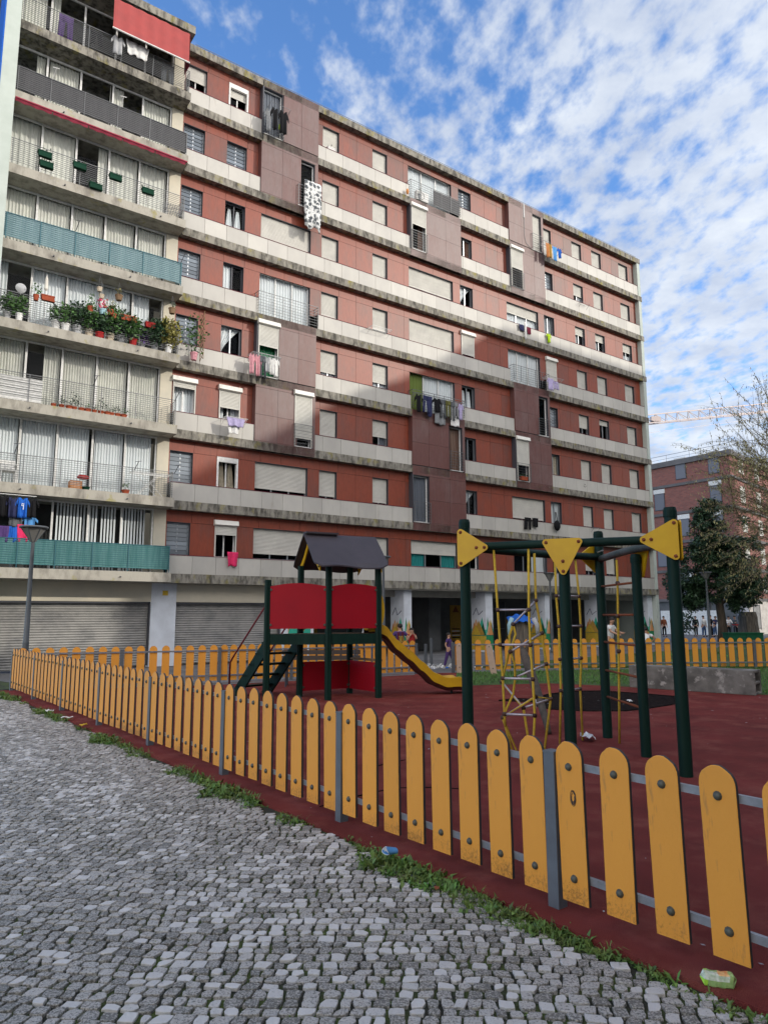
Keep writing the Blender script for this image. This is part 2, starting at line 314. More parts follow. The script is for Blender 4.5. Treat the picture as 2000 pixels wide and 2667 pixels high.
# red wall panels and cream parapets per floor
PW=.938
for k in range(1,9):
    zb=SZ(k); sill=zb+.72; head=zb+1.96; top=SZ(k+1)-.34 if k<8 else 24.86
    boxes=[(a,b) for a,b,k0,k1,_ in BOX if k0<=k<=k1]
    doors=[WIDE[c] for (kk,c),v in WW.items() if kk==k and v=='door']
    wides=[WIDE[c] for (kk,c),v in WW.items() if kk==k and v!='door']
    ops=[]
    for c,(a,b) in COLS.items():
        if any(x-.05<(a+b)/2<y for x,y in boxes): continue
        ops.append((a,b,c))
    ends=sorted([(a,b) for a,b,_ in ops]+wides+doors)
    # intervals of wall
    def segs(a,b,cut):
        cur=a
        for x,y in sorted(cut):
            if y<=a: continue
            if x>=b: break
            if x>cur: yield cur,min(x,b)
            cur=max(cur,y)
        if cur<b: yield cur,b
    red=MB(); cr=MB()
    fade={8:.62,7:.45,6:.2,5:.15,4:.12,3:.08,2:.1,1:.1}[k]
    def pan(mb,a,b,z0,z1,t0,t1,rf):
        # split at panel joints
        js=[a]+[x for x in np.arange(8.62,39.4,PW) if a+.12<x<b-.12]+[b]
        for i in range(len(js)-1): mb.fb(js[i]+.006,js[i+1]-.006,t0,t1,z0,z1,rf())
    for a,b in segs(8.55,39.1,boxes):
        red=MB()
        pan(red,a,b,head+.012,top,WT-.06,WT,lambda:max(0,fade-.25+R.uniform(-.1,.1)))
        for x,y in segs(a,b,ends):
            pan(red,x,y,sill-.05,head,WT-.06,WT,lambda:min(1,max(0,fade+R.uniform(-.34,.42))))
        red.build('red_cladding',M['redclad'],B)
    for a,b in segs(8.62,39.1,boxes+[(x-.12,y+.28) for x,y in doors]):
        cr=MB(); pan(cr,a,b,zb+.006,sill-.03,-.12,-.05,lambda:R.random()); cp_=cr.build('cream_parapet',M['cream'],B)
        q=MB(); q.fb(a,b,WT-.02,-.035,sill-.03,sill-.012,.5); q.build('coping',M['maroon'],cp_)
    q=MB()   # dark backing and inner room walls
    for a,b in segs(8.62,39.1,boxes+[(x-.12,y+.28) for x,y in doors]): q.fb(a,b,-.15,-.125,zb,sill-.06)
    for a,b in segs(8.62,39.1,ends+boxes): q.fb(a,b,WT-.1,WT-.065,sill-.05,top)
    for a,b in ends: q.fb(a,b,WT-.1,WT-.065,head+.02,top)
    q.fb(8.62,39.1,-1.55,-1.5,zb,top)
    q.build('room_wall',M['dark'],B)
    for a,b,c in ops: window(a,b,sill-.01,head,**WS[k][c])
    for (kk,c),v in WW.items():
        if kk!=k: continue
        a,b=WIDE[c]
        if v=='door': window(a,b,zb+.06,head+.1,n=3,fr='white',cur='trio' if (k,c)==(4,'Bb') else 'full',cm='curt2',name='balcony_door')
        else: window(a,b,sill-.01,head,n=3,name='wide_window',**v)
# projecting brown boxes
def cage(u0,u1,z0,z1,t1,parent,left=True,right=True,t0=WT,step=.125,posts=4,m='rail'):
    s=MB(); n=int((z1-z0)/step)
    for i in range(n+1):
        z=z0+(z1-z0)*i/n; r=.014 if i==n else .008
        pts=[]
        if left: pts.append((u0,-t0,z))
        pts+= [(u0,-t1,z),(u1,-t1,z)]
        if right: pts.append((u1,-t0,z))
        for a,b in zip(pts,pts[1:]): s.tube([a,b],r,4,cap=False)
    for i in range(posts+1): u=u0+(u1-u0)*i/posts; s.tube([(u,-t1,z0),(u,-t1,z1)],.013,4)
    if left: s.tube([(u0,-t0-.02,z0),(u0,-t0-.02,z1)],.012,4)
    if right: s.tube([(u1,-t0-.02,z0),(u1,-t0-.02,z1)],.012,4)
    return s.build('railing',M[m],parent)
for a,b,k0,k1,ws in BOX:
    zb=SZ(k0)-.34; zt=SZ(k1+1) if k1<8 else 25.2
    bx=MB(); wins={}
    for k,side in ws.items():
        z0=SZ(k)+.06; z1=SZ(k)+2.28
        if side=='L': wins[k]=(a+.06,a+.98,z0,z1)
        else: wins[k]=(b-1.02,b-.18,z0,z1)
    # face panels in a 3-column grid with rows, leaving window holes
    cols=[a,a+1.02,b-1.06 if b-a>3 else a+1.95,b]
    holes={}
    for k,side in ws.items(): holes[k]=0 if side=='L' else 2
    rows=[]
    for k in range(k0,k1+1):
        z0=SZ(k)-(.34 if k==k0 else .0); 
        rows+= [(z0,SZ(k)+.04,k,'s'),(SZ(k)+.04,SZ(k)+1.15,k,'w'),(SZ(k)+1.15,SZ(k)+2.30,k,'w'),(SZ(k)+2.30,SZ(k)+2.75 if (k<k1 or k<8) else 25.2,k,'s')]
    for z0,z1,k,ty in rows:
        if z1-z0<.05: continue
        for ci in range(3):
            if ty=='w' and holes.get(k)==ci: continue
            bx.fb(cols[ci]+.005,cols[ci+1]-.005,-.05,.0,z0+.005,z1-.005,min(1,max(0,(.62 if k0>=7 else .4 if a<15 else .1)+R.uniform(-.25,.25))))
    for k,side in ws.items():   # narrow piers beside right hand windows
        if side=='R': bx.fb(b-.17,b-.005,-.05,-.002,SZ(k)+.04,SZ(k)+2.3,.5)
    # sides and core
    for k in range(k0,k1+1):
        open_=(ws.get(k)=='L')
        if not open_: bx.fb(a-.0,a+.04,WT-.05,-.055,SZ(k)-.34,SZ(k)+2.75 if k<8 else 25.2,.15)
        bx.fb(b-.04,b,WT-.05,-.055,SZ(k)-.34,SZ(k)+2.75 if k<8 else 25.2,.15)
    o=bx.build('brown_box_panels',M['box'],B)
    q=MB()
    for i,(k,side) in enumerate(ws.items()):
        u0,u1,z0,z1=wins[k]
        q.fb(u1 if side=='L' else a+.05,b-.06 if side=='L' else u0-.0,WT-.2,-.055,SZ(k)-.3,SZ(k)+2.7)
        q.fb(u0,u1,WT-.2,-.055,SZ(k)+2.3,SZ(k)+2.7); q.fb(u0,u1,WT-.2,-.055,SZ(k)-.3,SZ(k)+.04)
        if side=='L': q.fb(a+.0,a+.05,WT-.05,-.0,SZ(k)-.3,SZ(k)+2.6) 
    q.fb(a+.04,b-.04,WT-.2,-.06,zt-.03,zt-.003); q.fb(a+.04,b-.04,-.2,-.06,zb,zb+.04)
    q.build('box_core',M['dkframe'],o)
    for k,side in ws.items():
        u0,u1,z0,z1=wins[k]
        kw=dict(sh=0,fr='white',cur='right',n=1)
        if (k,side)==(4,'L') and a<15: kw=dict(sh=.42,box=True,fr='white',n=1,cur='full',cm='green')
        if (k,side)==(3,'R') and a<15: kw=dict(sh=.85,box=True,fr='white',n=1)
        if (k,side)==(7,'L') and 15<a<25: kw=dict(sh=.42,box=True,fr='white',n=1,cur='both',cm='curtdk')
        if (k,side)==(8,'R'): kw=dict(sh=.97,fr='white',n=1)
        if (k,side)==(7,'L') and a>25: kw=dict(sh=.5,box=True,fr='dk',n=1)
        if (k,side)==(4,'R'): kw=dict(sh=0,fr='white',n=1)
        if (k,side)==(3,'L') and a>25: kw=dict(sh=.62,box=True,fr='white',n=1)
        if (k,side)==(3,'R') and 15<a<25: kw=dict(sh=0,fr='white',n=1,cur='full',cm='curtdk')
        if (k,side)==(2,'L'): kw=dict(sh=0,fr='white',n=1,cur='full',cm='bluedk')
        if (k,side)==(8,'L'): kw=dict(sh=0,fr='white',n=1,cur='full',cm='bluedk')
        if (k,side)==(7,'R'): kw=dict(sh=0,fr='white',n=1,cur=None)
        w=window(u0,u1,z0,z1,T=-.01,name='tall_window',**kw)
        cage(u0-.02,u1+.03,z0-.02,z0+.93,.1,w,left=True,right=True,t0=-.05,posts=1)
# door railings on top of the boxes
for (k,c),v in WW.items():
    if v=='door':
        a,b={'A':(11.97,14.85),'Bb':(20.12,23.45),'T':(27.12,29.95)}[c]
        r=cage(a,b,SZ(k)+.1,SZ(k)+.98,.03,B,posts=5)
s=MB(); s.fb(21.6,23.4,.0,.012,SZ(8)+.12,SZ(8)+.95); s.build('railing_screen',M['scrdk'],B)
# gable edge
s=MB(); s.fb(39.12,39.40,-9,-.02,0,24.86,.5); s.build('gable_wall',M['pale'],B)
s=MB(); s.fb(1.3,39.1,-9.2,-9,0,25); s.fb(1.3,39.1,-9,-1.62,24.9,25.0); s.build('rear_wall',M['cream2'],B)
s=MB(); s.tube([(28.35,-.02,25.15),(28.35,-.02,24.3)],.04,6); s.build('drain_pipe',M['white'],B)
s=MB(); s.tube([(28.35,-.03,24.3),(28.33,-.03,23.2),(28.45,-.03,22.8),(28.8,-.03,22.6)],.012,4); s.build('loose_cable',M['rail'],B)
# ---------------------------------------------------------------- left balconies
BT=.5; GT=-.37; BU0,BU1=2.4,8.6
mull=[2.42,3.5,4.66,5.83,6.97,8.1]
for k in list(range(1,9))+[9]:
    z=SZ(k) if k<9 else 25.35
    s=MB(); s.fb(BU0-.1,BU1-.02,-1.6,BT+(.25 if k==9 else 0),z-.34,z-.003,.5)
    s.build('balcony_slab',M['slab'] if k>=8 else M['slab_pale'],B)
for k in range(1,9):
    z0=SZ(k)+.0; z1=SZ(k+1)-.345 if k<8 else 25.0
    g=MB()
    g.fb(2.3,8.12,GT-.03,GT+.03,z1-.06,z1); g.fb(2.3,8.12,GT-.03,GT+.03,z0,z0+.06)
    for u in mull[1:]:
        g.fb(u-.035,u-.002,GT-.02,GT+.035,z0,z1); g.fb(u+.004,u+.035,GT-.04,GT+.015,z0,z1)
    gz=g.build('balcony_glazing',M['white'],B)
    s=MB(); s.poly([(2.3,-(GT-.01),z0+.05),(8.1,-(GT-.01),z0+.05),(8.1,-(GT-.01),z1-.05),(2.3,-(GT-.01),z1-.05)]); s.build('glass',M['glass'],gz)
    c=MB()
    for i in range(5):
        a,b=mull[i]+.05,mull[i+1]-.05; w=b-a
        f={8:[0.9,.25,0,.0,.0],7:[.3,.95,.05,.35,1],6:[1,1,.3,1,1],5:[1,1,1,1,.95],4:[.3,1,1,1,.6],3:[1,.5,1,1,1],2:[1,1,.95,.95,.9],1:[0,0,.9,.95,.9]}[k][i]
        if f<=0: continue
        per={2:.10,1:.075,3:.09,6:.17}.get(k,.11); amp=.028
        a0=a if R.random()<.6 else b-w*f
        if k==1:   # vertical blind strips with gaps
            x=a0
            while x<a0+w*f-.05:
                bw=.085 if k==2 else .06; tw=R.uniform(-.02,.02)
                c.poly([(x,-(GT-.13+tw),z0+.06),(x+bw,-(GT-.13-tw),z0+.06),(x+bw,-(GT-.13-tw),z1-.04),(x,-(GT-.13+tw),z1-.04)]); x+=(.098 if k==2 else .11)+ (.09 if R.random()<.06 else 0)
        else: drape(c,a0,a0+w*f,GT-.13,z0+.06,z1-.04,amp,per)
    c.build('curtain',M['curt'] if k in (8,7,6,5,3) else M['curt2'],gz)
    s=MB(); s.fb(8.12,BU1-.03,GT-.4,GT+.09,SZ(k)-.0,z1,.5); s.build('beige_pier',M['cream2'],B)
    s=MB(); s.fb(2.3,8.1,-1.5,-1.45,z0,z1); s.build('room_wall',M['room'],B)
# railings
for k in range(1,9):
    z0=SZ(k)+.13; z1=SZ(k)+.95; m='railteal' if k in (5,1) else 'rail'
    s=MB(); n=11
    T1=BT-.04
    for i in range(n+1):
        z=z0+(z1-z0)*i/n; r=.015 if i==n else .0085
        s.tube([(2.4,-T1,z),(8.52,-T1,z),(8.52,.2,z)],r,4,cap=False)
    for u in (2.5,3.55,4.68,5.85,7.05,8.5): s.tube([(u,-T1,SZ(k)),(u,-T1,z1+.01)],.014,4)
    s.tube([(8.52,-.1,SZ(k)),(8.52,-.1,z1)],.012,4); s.tube([(8.52,.18,SZ(k)),(8.52,.18,z1)],.012,4)
    if k==2:
        for j in range(60): u=2.5+j*.1; s.tube([(u,-T1,z0),(u,-T1,z1)],.004,3,cap=False)
    rl=s.build('balcony_railing',M[m],B)
    if k in (7,5,1):
        q=MB(); q.grid(lambda a,b:(2.42+6.08*a,-(T1-.03-.008*math.sin(a*90)),z0-.02+(z1-z0+.03)*b),80,1); q.poly([(8.49,-T1,z0),(8.49,.2,z0),(8.49,.2,z1),(8.49,-T1,z1)])
        q.build('screen',M[{7:'scrdk',5:'scrblue',1:'scrgreen'}[k]],rl)
    if k==3:
        q=MB(); slats(q,2.42,3.95,T1-.04,z0-.1,z1-.12,.1,.02); q.build('screen',M['white'],rl)
# awnings
s=MB()
s.grid(lambda a,b:(5.42+2.92*a,-(BT+.26+.05*(1-b)+.012*math.sin(a*40)),23.55+1.33*b),40,4)
s.build('red_awning',M['awn'],B)
s=MB(); s.tube([(5.4,-BT-.33,23.55),(8.36,-BT-.33,23.55)],.035,6); s.build('awning_bar',M['white'],B)
s=MB(); s.grid(lambda a,b:(8.36+.0*a,-(BT+.3-.6*a),23.4+1.45*b),3,3); s.build('awning_side',M['awndk'],B)
s=MB()
for i in range(5): a=2.45+i*1.21; s.grid(lambda x,y:(a+1.17*x,-(BT+.02+.06*y),19.34+.10*y+.02*math.sin(x*19)*(1-y)),12,1)
s.tube([(2.45,-BT-.06,19.45),(8.52,-BT-.06,19.45)],.04,6); s.build('folded_awning',M['awndk'],B)
# left fin
s=MB(); s.fb(1.94,2.40,-1,.85,0,26.5,.5); s.build('pale_fin_wall',M['pale'],B)
s=MB(); s.fb(1.90,1.937,-1,.845,14.5,26.5,.5); s.build('blue_mural',M['blue'],B)
# ---------------------------------------------------------------- ground floor
GW=-.62
s=MB(); s.fb(BU0-.4,13.7,GW-.03,GW,2.26,2.95,.4)
s.build('garage_lintel',M['cream2'],B)
for a,b in ((2.0,8.24),(9.2,13.6)):
    s=MB(); slats(s,a,b,GW-.22,-.05,2.24,.085,.018); o=s.build('garage_door',M['garage'],B)
    q=MB(); q.fb(b-.03,b+.005,GW-.2,GW-.04,-.05,2.24); q.fb(a,b,GW-.2,GW-.04,2.2,2.255); q.build('door_frame',M['dkframe'],o)
for a_,b_ in ((8.25,9.19),(13.62,15.15)): s=MB(); s.fb(a_,b_,GW-.3,GW+.03,-.1,2.95,.5); s.build('white_pillar',M['colw'],B)
s=MB(); s.fb(8.66,8.86,GW+.03,GW+.05,2.5,2.68,.5); s.build('wall_plate',M['yellow'],B)
s=MB(); s.fb(15.0,39.1,-5.2,-5.0,-.1,2.95); s.fb(15.0,15.1,-5,GW,-.1,2.95); s.fb(23.6,24.4,-5,-3.2,-.1,2.95); s.fb(36.3,36.5,-5,-2.6,-.1,2.95)
s.build('recess_wall',M['recess'],B)
s=MB(); s.fb(15.0,39.1,-5.2,-.05,2.90,2.945); s.build('soffit',M['soffit'],B)
s=MB(); s.fb(15.2,39.1,-1.3,-1.0,2.6,2.9); s.build('soffit_beam',M['soffit'],B)
CL=[(19.76,20.2),(24.9,25.4),(29.3,29.75),(33.9,34.3),(38.6,39.1)]
for a,b in CL:
    s=MB(); s.fb(a,b,-1.35,-.3,-.1,2.9,.5); o=s.build('white_column',M['colw'],B)
    q=MB()
    names=['green','yellow','teal','peach','dgreen','ochre','orange']; q_m=[M[x] for x in names]
    for fi in range(2):
        if fi==0: P=lambda x,z,e=0:(a+x*(b-a),.3-.004-e,z)           # front face
        else: P=lambda x,z,e=0:(a-.004-e,.3+x*1.05,z)
        q.mi=fi; q.poly([P(0,0,-.001),P(1,0,-.001),P(1,.8,-.001),P(0,.8,-.001)]); q.mi=2; q.poly([P(0,.7,-.001),P(1,.7,-.001),P(1,1.05,-.001),P(.5,1.2,-.001),P(0,1.0,-.001)])
        for j,(x0,x1,h,mi) in enumerate([(0,.5,1.3,0),(.35,1,1.1,1),(0,.35,.7,2),(.2,.75,.95,3),(.6,1,.75,4),(.45,.9,.5,6)]):
            q.mi=mi if fi==0 else (mi+2)%7; zb_=.75; q.poly([P(max(0,x0-.1),zb_,j*.002),P(min(1,x1+.1),zb_,j*.002),P((x0+x1)/2,1.0+h*.5,j*.002)])
    q.build('painted_triangles',q_m,o)
    q=MB(); zz=1.75
    pts=[(a-.01,.3+.9,zz),(a-.01,.3+.65,zz+.35),(a-.01,.3+.5,zz),(a-.01,.3+.2,zz+.2)]
    q.tube(pts,.016,4); q.build('painted_zigzag',M['navy'],o)
def mural(u0,u1,z0,z1,t,seed):
    r=random.Random(seed); s=MB(); s.fb(u0,u1,t,t+.02,z0,z1,.5)
    nm=['ochre','green','brown','teal','yellow','dgreen','white','black','orange']
    for j in range(9):
        s.mi=r.randrange(9); x=r.uniform(u0,u1-.3); w=r.uniform(.25,.7); z=r.uniform(z0,z1-.4); h=r.uniform(.3,.9)
        e=t+.022+j*.002
        s.poly([(x,-e,z),(min(u1,x+w),-e,z),(min(u1,x+w*.5),-e,min(z1,z+h))])
    s.mi=8
    for j in range(5): zz=z0+.15+j*.12; s.mi=6 if j%2 else 7; s.poly([(u0+.1,-(t+.045),zz),(u0+.7,-(t+.045),zz),(u0+.7,-(t+.045),zz+.06),(u0+.1,-(t+.045),zz+.06)])
    for j in range(5): x=u1-.1-j*.07; s.mi=6 if j%2 else 7; s.poly([(x,-(t+.046),z0+.9),(x+.035,-(t+.046),z0+.9),(x+.035,-(t+.046),z1-.1),(x,-(t+.046),z1-.1)])
    s.build('geometric_mural',[M[x] for x in nm],B)
s=MB(); t_=GW+.035; s.fb(13.95,15.0,t_-.01,t_+.012,.7,2.3,.5); s.mi=1
for a_,p_ in ((1,[(13.95,1.0),(14.5,1.0),(14.75,1.7),(14.1,1.75)]),(2,[(14.3,1.7),(14.95,1.65),(15,2.2),(14.5,2.2)]),(3,[(14.0,1.8),(14.4,1.9),(14.2,2.25)]),(1,[(14.4,.75),(15,.75),(15,1.5)]),(4,[(14.6,1.1),(15.0,1.3),(14.9,1.6)])):
    s.mi=a_; s.poly([(x,-(t_+.014+.002*a_),z) for x,z in p_])
s.build('geometric_mural',[M['ochre'],M['teal'],M['peach'],M['lilac'],M['dgreen']],B)
mural(26.6,28.2,.3,2.3,-4.98,2); mural(16.6,17.9,.3,2.2,-4.98,5); mural(31,32.6,.2,1.6,-4.98,4)
def door(u0,u1,t):
    s=MB(); s.fb(u0,u1,t-.02,t+.02,0,2.5); 
    o=s.build('entrance_door',M['dkframe'],B)
    q=MB()
    for a,b in ((u0,u0+.06),((u0+u1)/2-.03,(u0+u1)/2+.03),(u1-.06,u1)): q.fb(a,b,t+.02,t+.06,0,2.5)
    q.fb(u0,u1,t+.02,t+.05,2.1,2.16); q.fb(u0,u1,t+.02,t+.05,.9,.95); q.build('door_frame',M['grey'],o)
    q=MB(); q.fb(u0+.35,u0+.6,t+.062,t+.066,1.5,1.75); q.build('paper_notice',M['white'],o)
door(23.7,25.4,-4.97); door(29.0,31,-4.97); door(33.2,35,-4.97); door(38,39,-4.97)
# ================================================================ THINGS ON THE BUILDING
def cloth(name,label,cat,u,t,ztop,w,h,m,kind='towel',group=None,seed=0,mark=None):
    r=random.Random(hash(label)%1000+seed if False else len(label)*7+int(u*100)); ph=r.uniform(0,6)
    s=MB()
    o=fempty(name,u,t,ztop,label,cat,group)
    fold=lambda x,b,k=1: -(.05*math.sin(x*6.3*k*max(1,w/.3)+ph)*(.3+.7*b)+.012*math.sin(x*31+ph))
    if kind=='towel':
        s.grid(lambda a,b:((a-.5)*w*(1-.10*b+.04*math.sin(ph+b*5)),fold(a,b),-h*b*(1+.05*math.sin(a*9+ph))),16,8)
    elif kind=='shirt':
        def fn(a,b):
            wd=w*(.62+.0*b) ; x=(a-.5)*wd; z=-h*b
            z-= .10*h*math.exp(-((a-.5)/.18)**2)*(1-b)**2
            return (x,fold(a,b),z)
        s.grid(fn,14,8)
        for sg in (-1,1):
            s.grid(lambda a,b:(sg*(w*.31+a*w*.2),fold(a,b)*.6,-.04*h-a*h*.22-b*h*.26*(1-.2*a)),4,3)
    elif kind=='trousers':
        s.grid(lambda a,b:((a-.5)*w,fold(a,b),-h*.3*b),12,4)
        for sg in (-1,1): s.grid(lambda a,b:(sg*w*.27+(a-.5)*w*.44*(1-.15*b)+sg*.03*b,fold(a+sg,b),-h*.3-h*.7*b),6,6)
    ob=s.build('fabric',m if isinstance(m,list) else M[m],o,smooth=True)
    sm=ob.modifiers.new('thick','SOLIDIFY'); sm.thickness=.008
    if mark:
        q=MB(); 
        for st in mark[1]: q.tube([(x*w,-.07,-h*z) for x,z in st],.014,4)
        q.build('printed_number',M[mark[0]],o)
    return o
def rack(label,u0,u1,t0,t1,z,n=4,tilt=0,m='lgrey',group='drying racks on the windows'):
    o=fempty('drying_rack',u0,t0,z,label,'drying rack',group)
    s=MB(); w=u1-u0; d=t1-t0
    s.tube([(0,0,0),(w,0,0),(w,-d,tilt),(0,-d,tilt),(0,0,0)],.010,5)
    for a in (0,w): s.tube([(a,0,-.25),(a,-d*.8,tilt*.8)],.008,4)
    s.build('frame',M[m],o)
    s=MB()
    for i in range(1,n+1): f=i/(n+1); s.tube([(0,-d*f,tilt*f),(w,-d*f,tilt*f)],.004,3)
    s.build('wires',M[m],o); return o
rack('drying rack with black clothes outside the top left tall window',12.05,13.0,.1,.62,23.62,tilt=.1,m='rail')
g='clothes on the top left window rack'
cloth('hanging_shirt','pale grey shirt left of the black ones, top left window rack','shirt',12.02,.45,23.45,.3,1.05,'grey','shirt',g)
cloth('hanging_shirt','first black shirt on the top left window rack','shirt',12.3,.5,23.6,.42,1.05,'black','shirt',g)
cloth('hanging_shirt','wide black shirt at the right end of the top left window rack','shirt',12.72,.5,23.62,.5,1.1,'black','shirt',g)
cloth('hanging_shorts','lime green shorts below the black shirt, top left window rack','shorts',12.72,.42,22.98,.34,.24,'lime','towel',g)
# patterned blanket
def blanketmat():
    m=bpy.data.materials.new('leaf_print_fabric'); m.use_nodes=True; n=m.node_tree.nodes; L=m.node_tree.links; b=n['Principled BSDF']; b.inputs['Roughness'].default_value=.9
    tc=n.new('ShaderNodeTexCoord'); v=n.new('ShaderNodeTexVoronoi'); v.inputs['Scale'].default_value=5; v.inputs['Randomness'].default_value=.5; L.new(tc.outputs['Object'],v.inputs[0])
    w=n.new('ShaderNodeTexNoise'); w.inputs['Scale'].default_value=22; L.new(tc.outputs['Object'],w.inputs['Vector'])
    a=n.new('ShaderNodeMath'); a.operation='MULTIPLY_ADD'; a.inputs[1].default_value=.9; L.new(w.outputs['Fac'],a.inputs[0]); L.new(v.outputs['Distance'],a.inputs[2])
    r=n.new('ShaderNodeValToRGB'); r.color_ramp.elements[0].position=.90; r.color_ramp.elements[0].color=(.07,.08,.09,1); r.color_ramp.elements[1].position=.95; r.color_ramp.elements[1].color=(.6,.61,.6,1); L.new(a.outputs[0],r.inputs[0]); L.new(r.outputs[0],b.inputs['Base Color']); return m
M['blanket']=blanketmat()
cloth('hanging_blanket','white blanket with grey leaf print hung from the tall window','blanket',14.42,.2,21.05,.9,2.25,[M['blanket']],'towel')
rack('drying rack full of pastel clothes at the green curtained window',11.5,12.78,.1,.6,12.3)
g='pastel clothes on the rack at the green curtained window'
for i,(u,w,h,mm,lb) in enumerate([(11.55,.3,.85,'pink','pink shirt at the left end of the pastel clothes rack'),(11.8,.32,.9,'pink','second pink shirt on the pastel clothes rack'),(12.02,.28,.95,'clothgrey','long grey trousers between pink and white clothes'),(12.22,.3,.65,'lgrey','pale grey shirt in the middle of the pastel clothes rack'),(12.42,.3,.72,'white','white shirt left of the last one, pastel clothes rack'),(12.63,.32,.78,'white','last white shirt at the right end of the pastel clothes rack')]):
    cloth('hanging_shirt',lb,'clothing',u,.45,12.27,w,h,mm,'trousers' if 'trousers' in lb else 'shirt',g)
rack('white drying rack holding a lilac cloth',10.5,11.42,.05,.5,9.48,m='white')
cloth('hanging_cloth','gathered lilac cloth on the white drying rack','cloth',10.92,.45,9.46,.75,.34,'lilac','towel')
cloth('hanging_cloth','white cloth hanging below the lilac one','cloth',10.88,.36,9.2,.5,.36,'white','towel')
cloth('hanging_towel','hot pink towel over the lowest cream parapet','towel',11.14,.03,4.2,.46,.55,'hotpink','towel')
# football shirts
o=fempty('clothes_line',2.5,.5,5.64,'white clothes line above the lowest left balcony','clothes line'); s=MB(); s.tube([(-.1,0,0),(1.5,0,0)],.012,5); s.tube([(-.1,.2,0),(1.5,.2,.0)],.01,5); s.build('pole',M['white'],o)
g='clothes on the line over the green screened balcony'
cloth('hanging_shirt','black shirt at the far left of the football shirts','shirt',3.0,.5,5.6,.5,.7,'black','shirt',g)
cloth('hanging_shirt','dark teal football shirt beside the blue one','shirt',3.33,.5,5.55,.42,.66,'ltblue' if False else 'navy','shirt',g)
cloth('hanging_shirt','bright blue football shirt with a white 9','shirt',3.6,.52,5.56,.42,.66,'blue','shirt',g,mark=('white',[[(-.08,.42),(.05,.40),(.06,.30),(-.06,.30),(-.08,.42),(.05,.42),(.04,.6)]]))
cloth('hanging_shirt','black shirt at the right end of the football shirts','shirt',3.88,.5,5.57,.42,.64,'black','shirt',g)
cloth('hanging_shorts','grey and black shorts under the teal shirt','shorts',3.45,.4,4.98,.4,.36,'clothgrey','towel',g)
cloth('hanging_shirt','royal blue shirt low down behind the football shirts','shirt',3.86,.38,4.98,.5,.45,'skyblue','shirt',g)
cloth('hanging_cloth','purple cloth at the left of the lower clothes row','cloth',3.08,.4,4.62,.4,.5,'purple','towel',g)
cloth('hanging_cloth','dark blue cloth in the lower clothes row','cloth',3.38,.4,4.62,.3,.5,'blue','towel',g)
cloth('hanging_cloth','magenta cloth at the right of the lower clothes row','cloth',3.68,.4,4.7,.34,.55,'hotpink','towel',g)
# top balcony washing
g='washing on the top balcony'
cloth('hanging_trousers','navy trousers hung at the left of the top balcony','trousers',3.9,.3,23.6,.5,1.0,'purple','trousers',g)
cloth('hanging_trousers','black shorts hung in the middle of the top balcony','shorts',4.98,.3,23.55,.4,.6,'black','trousers',g)
cloth('hanging_trousers','grey sweater bunched on the top balcony rail','sweater',5.7,.5,23.55,.5,.75,'lgrey','shirt',g)
cloth('hanging_towel','large white towel on the top balcony rail','towel',6.42,.5,23.6,.85,.55,'white','towel',g)
cloth('hanging_trousers','dark trousers under the awning at the right','trousers',7.7,.2,23.6,.5,.9,'clothgrey','trousers',g)
# long dark wash line
rack('long clothes line over the green curtained balcony door',20.1,23.2,.03,.22,12.33,2,m='rail')
g='dark washing outside the green curtained balcony door'
for u,w,h,mm,k_,lb in [(20.35,.5,.9,'black','shirt','black hoodie with white cords, left end of the long dark line'),(20.8,.35,.85,'navy','trousers','navy trousers next to the black hoodie'),(21.05,.32,1.0,'navy','towel','tall dark blue cloth left of the black sweater'),(21.48,.6,.7,'black','shirt','broad black sweater in the middle of the dark line'),(21.9,.36,.9,'clothgrey','trousers','charcoal trousers right of the broad black sweater'),(22.2,.34,.85,'olive','trousers','dark olive trousers in the long line'),(22.48,.34,.95,'clothgrey','trousers','grey trousers between the olive and pink ones'),(22.75,.3,.8,'grey','trousers','mid grey trousers beside the pale pink shirt'),(23.05,.36,.85,'lilac','shirt','pale pink spotted shirt at the right end of the dark line')]:
    cloth('hanging_clothes',lb,'clothing',u,.2,12.27,w,h,mm,k_,g)
cloth('hanging_towel','grey printed beach towel below the dark line','towel',21.75,.12,11.62,.72,.62,'grey','towel',g)
cloth('hanging_towel','white towel below the pink shirt','towel',22.75,.12,11.6,.6,.55,'white','towel',g)
rack('rack with orange and blue towels at the top right windows',29.3,30.95,.1,.6,22.95,m='rail')
g='towels on the top right rack'
cloth('hanging_towel','rust orange towel on the top right rack','towel',29.68,.5,22.97,.28,.85,'orange','towel',g)
cloth('hanging_towel','brown orange towel beside the blue one, top right rack','towel',29.95,.5,22.95,.22,.8,'ochre','towel',g)
cloth('hanging_towel','bright blue towel on the top right rack','towel',30.3,.5,22.93,.4,.85,'skyblue','towel',g)
cloth('hanging_shirt','dark blue shirt at the right end of the top right rack','shirt',30.72,.5,22.95,.4,.6,'blue','shirt',g)
g='clothes over the third floor from top parapet, right side'
cloth('hanging_shirt','dark navy top left of the white cloth over the parapet','shirt',27.85,.03,17.72,.5,.36,'navy','towel',g)
cloth('hanging_towel','narrow white cloth between navy and maroon tops','cloth',28.12,.03,17.95,.16,1.0,'white','towel',g)
cloth('hanging_shirt','maroon top right of the white cloth over the parapet','shirt',28.4,.03,17.68,.32,.38,'maroon','towel',g)
cloth('hanging_shirt','lime yellow shirt over the parapet','shirt',30.05,.05,17.72,.42,.55,'lime','shirt')
rack('small rack with a lilac shirt',29.3,30.6,.05,.55,14.92)
cloth('hanging_shirt','lilac long sleeved shirt on the small rack','shirt',29.65,.4,14.88,.6,.7,'lilac','shirt')
cloth('hanging_shirt','small lilac shorts beside the lilac shirt','shorts',30.1,.4,14.75,.4,.45,'lilac','trousers')
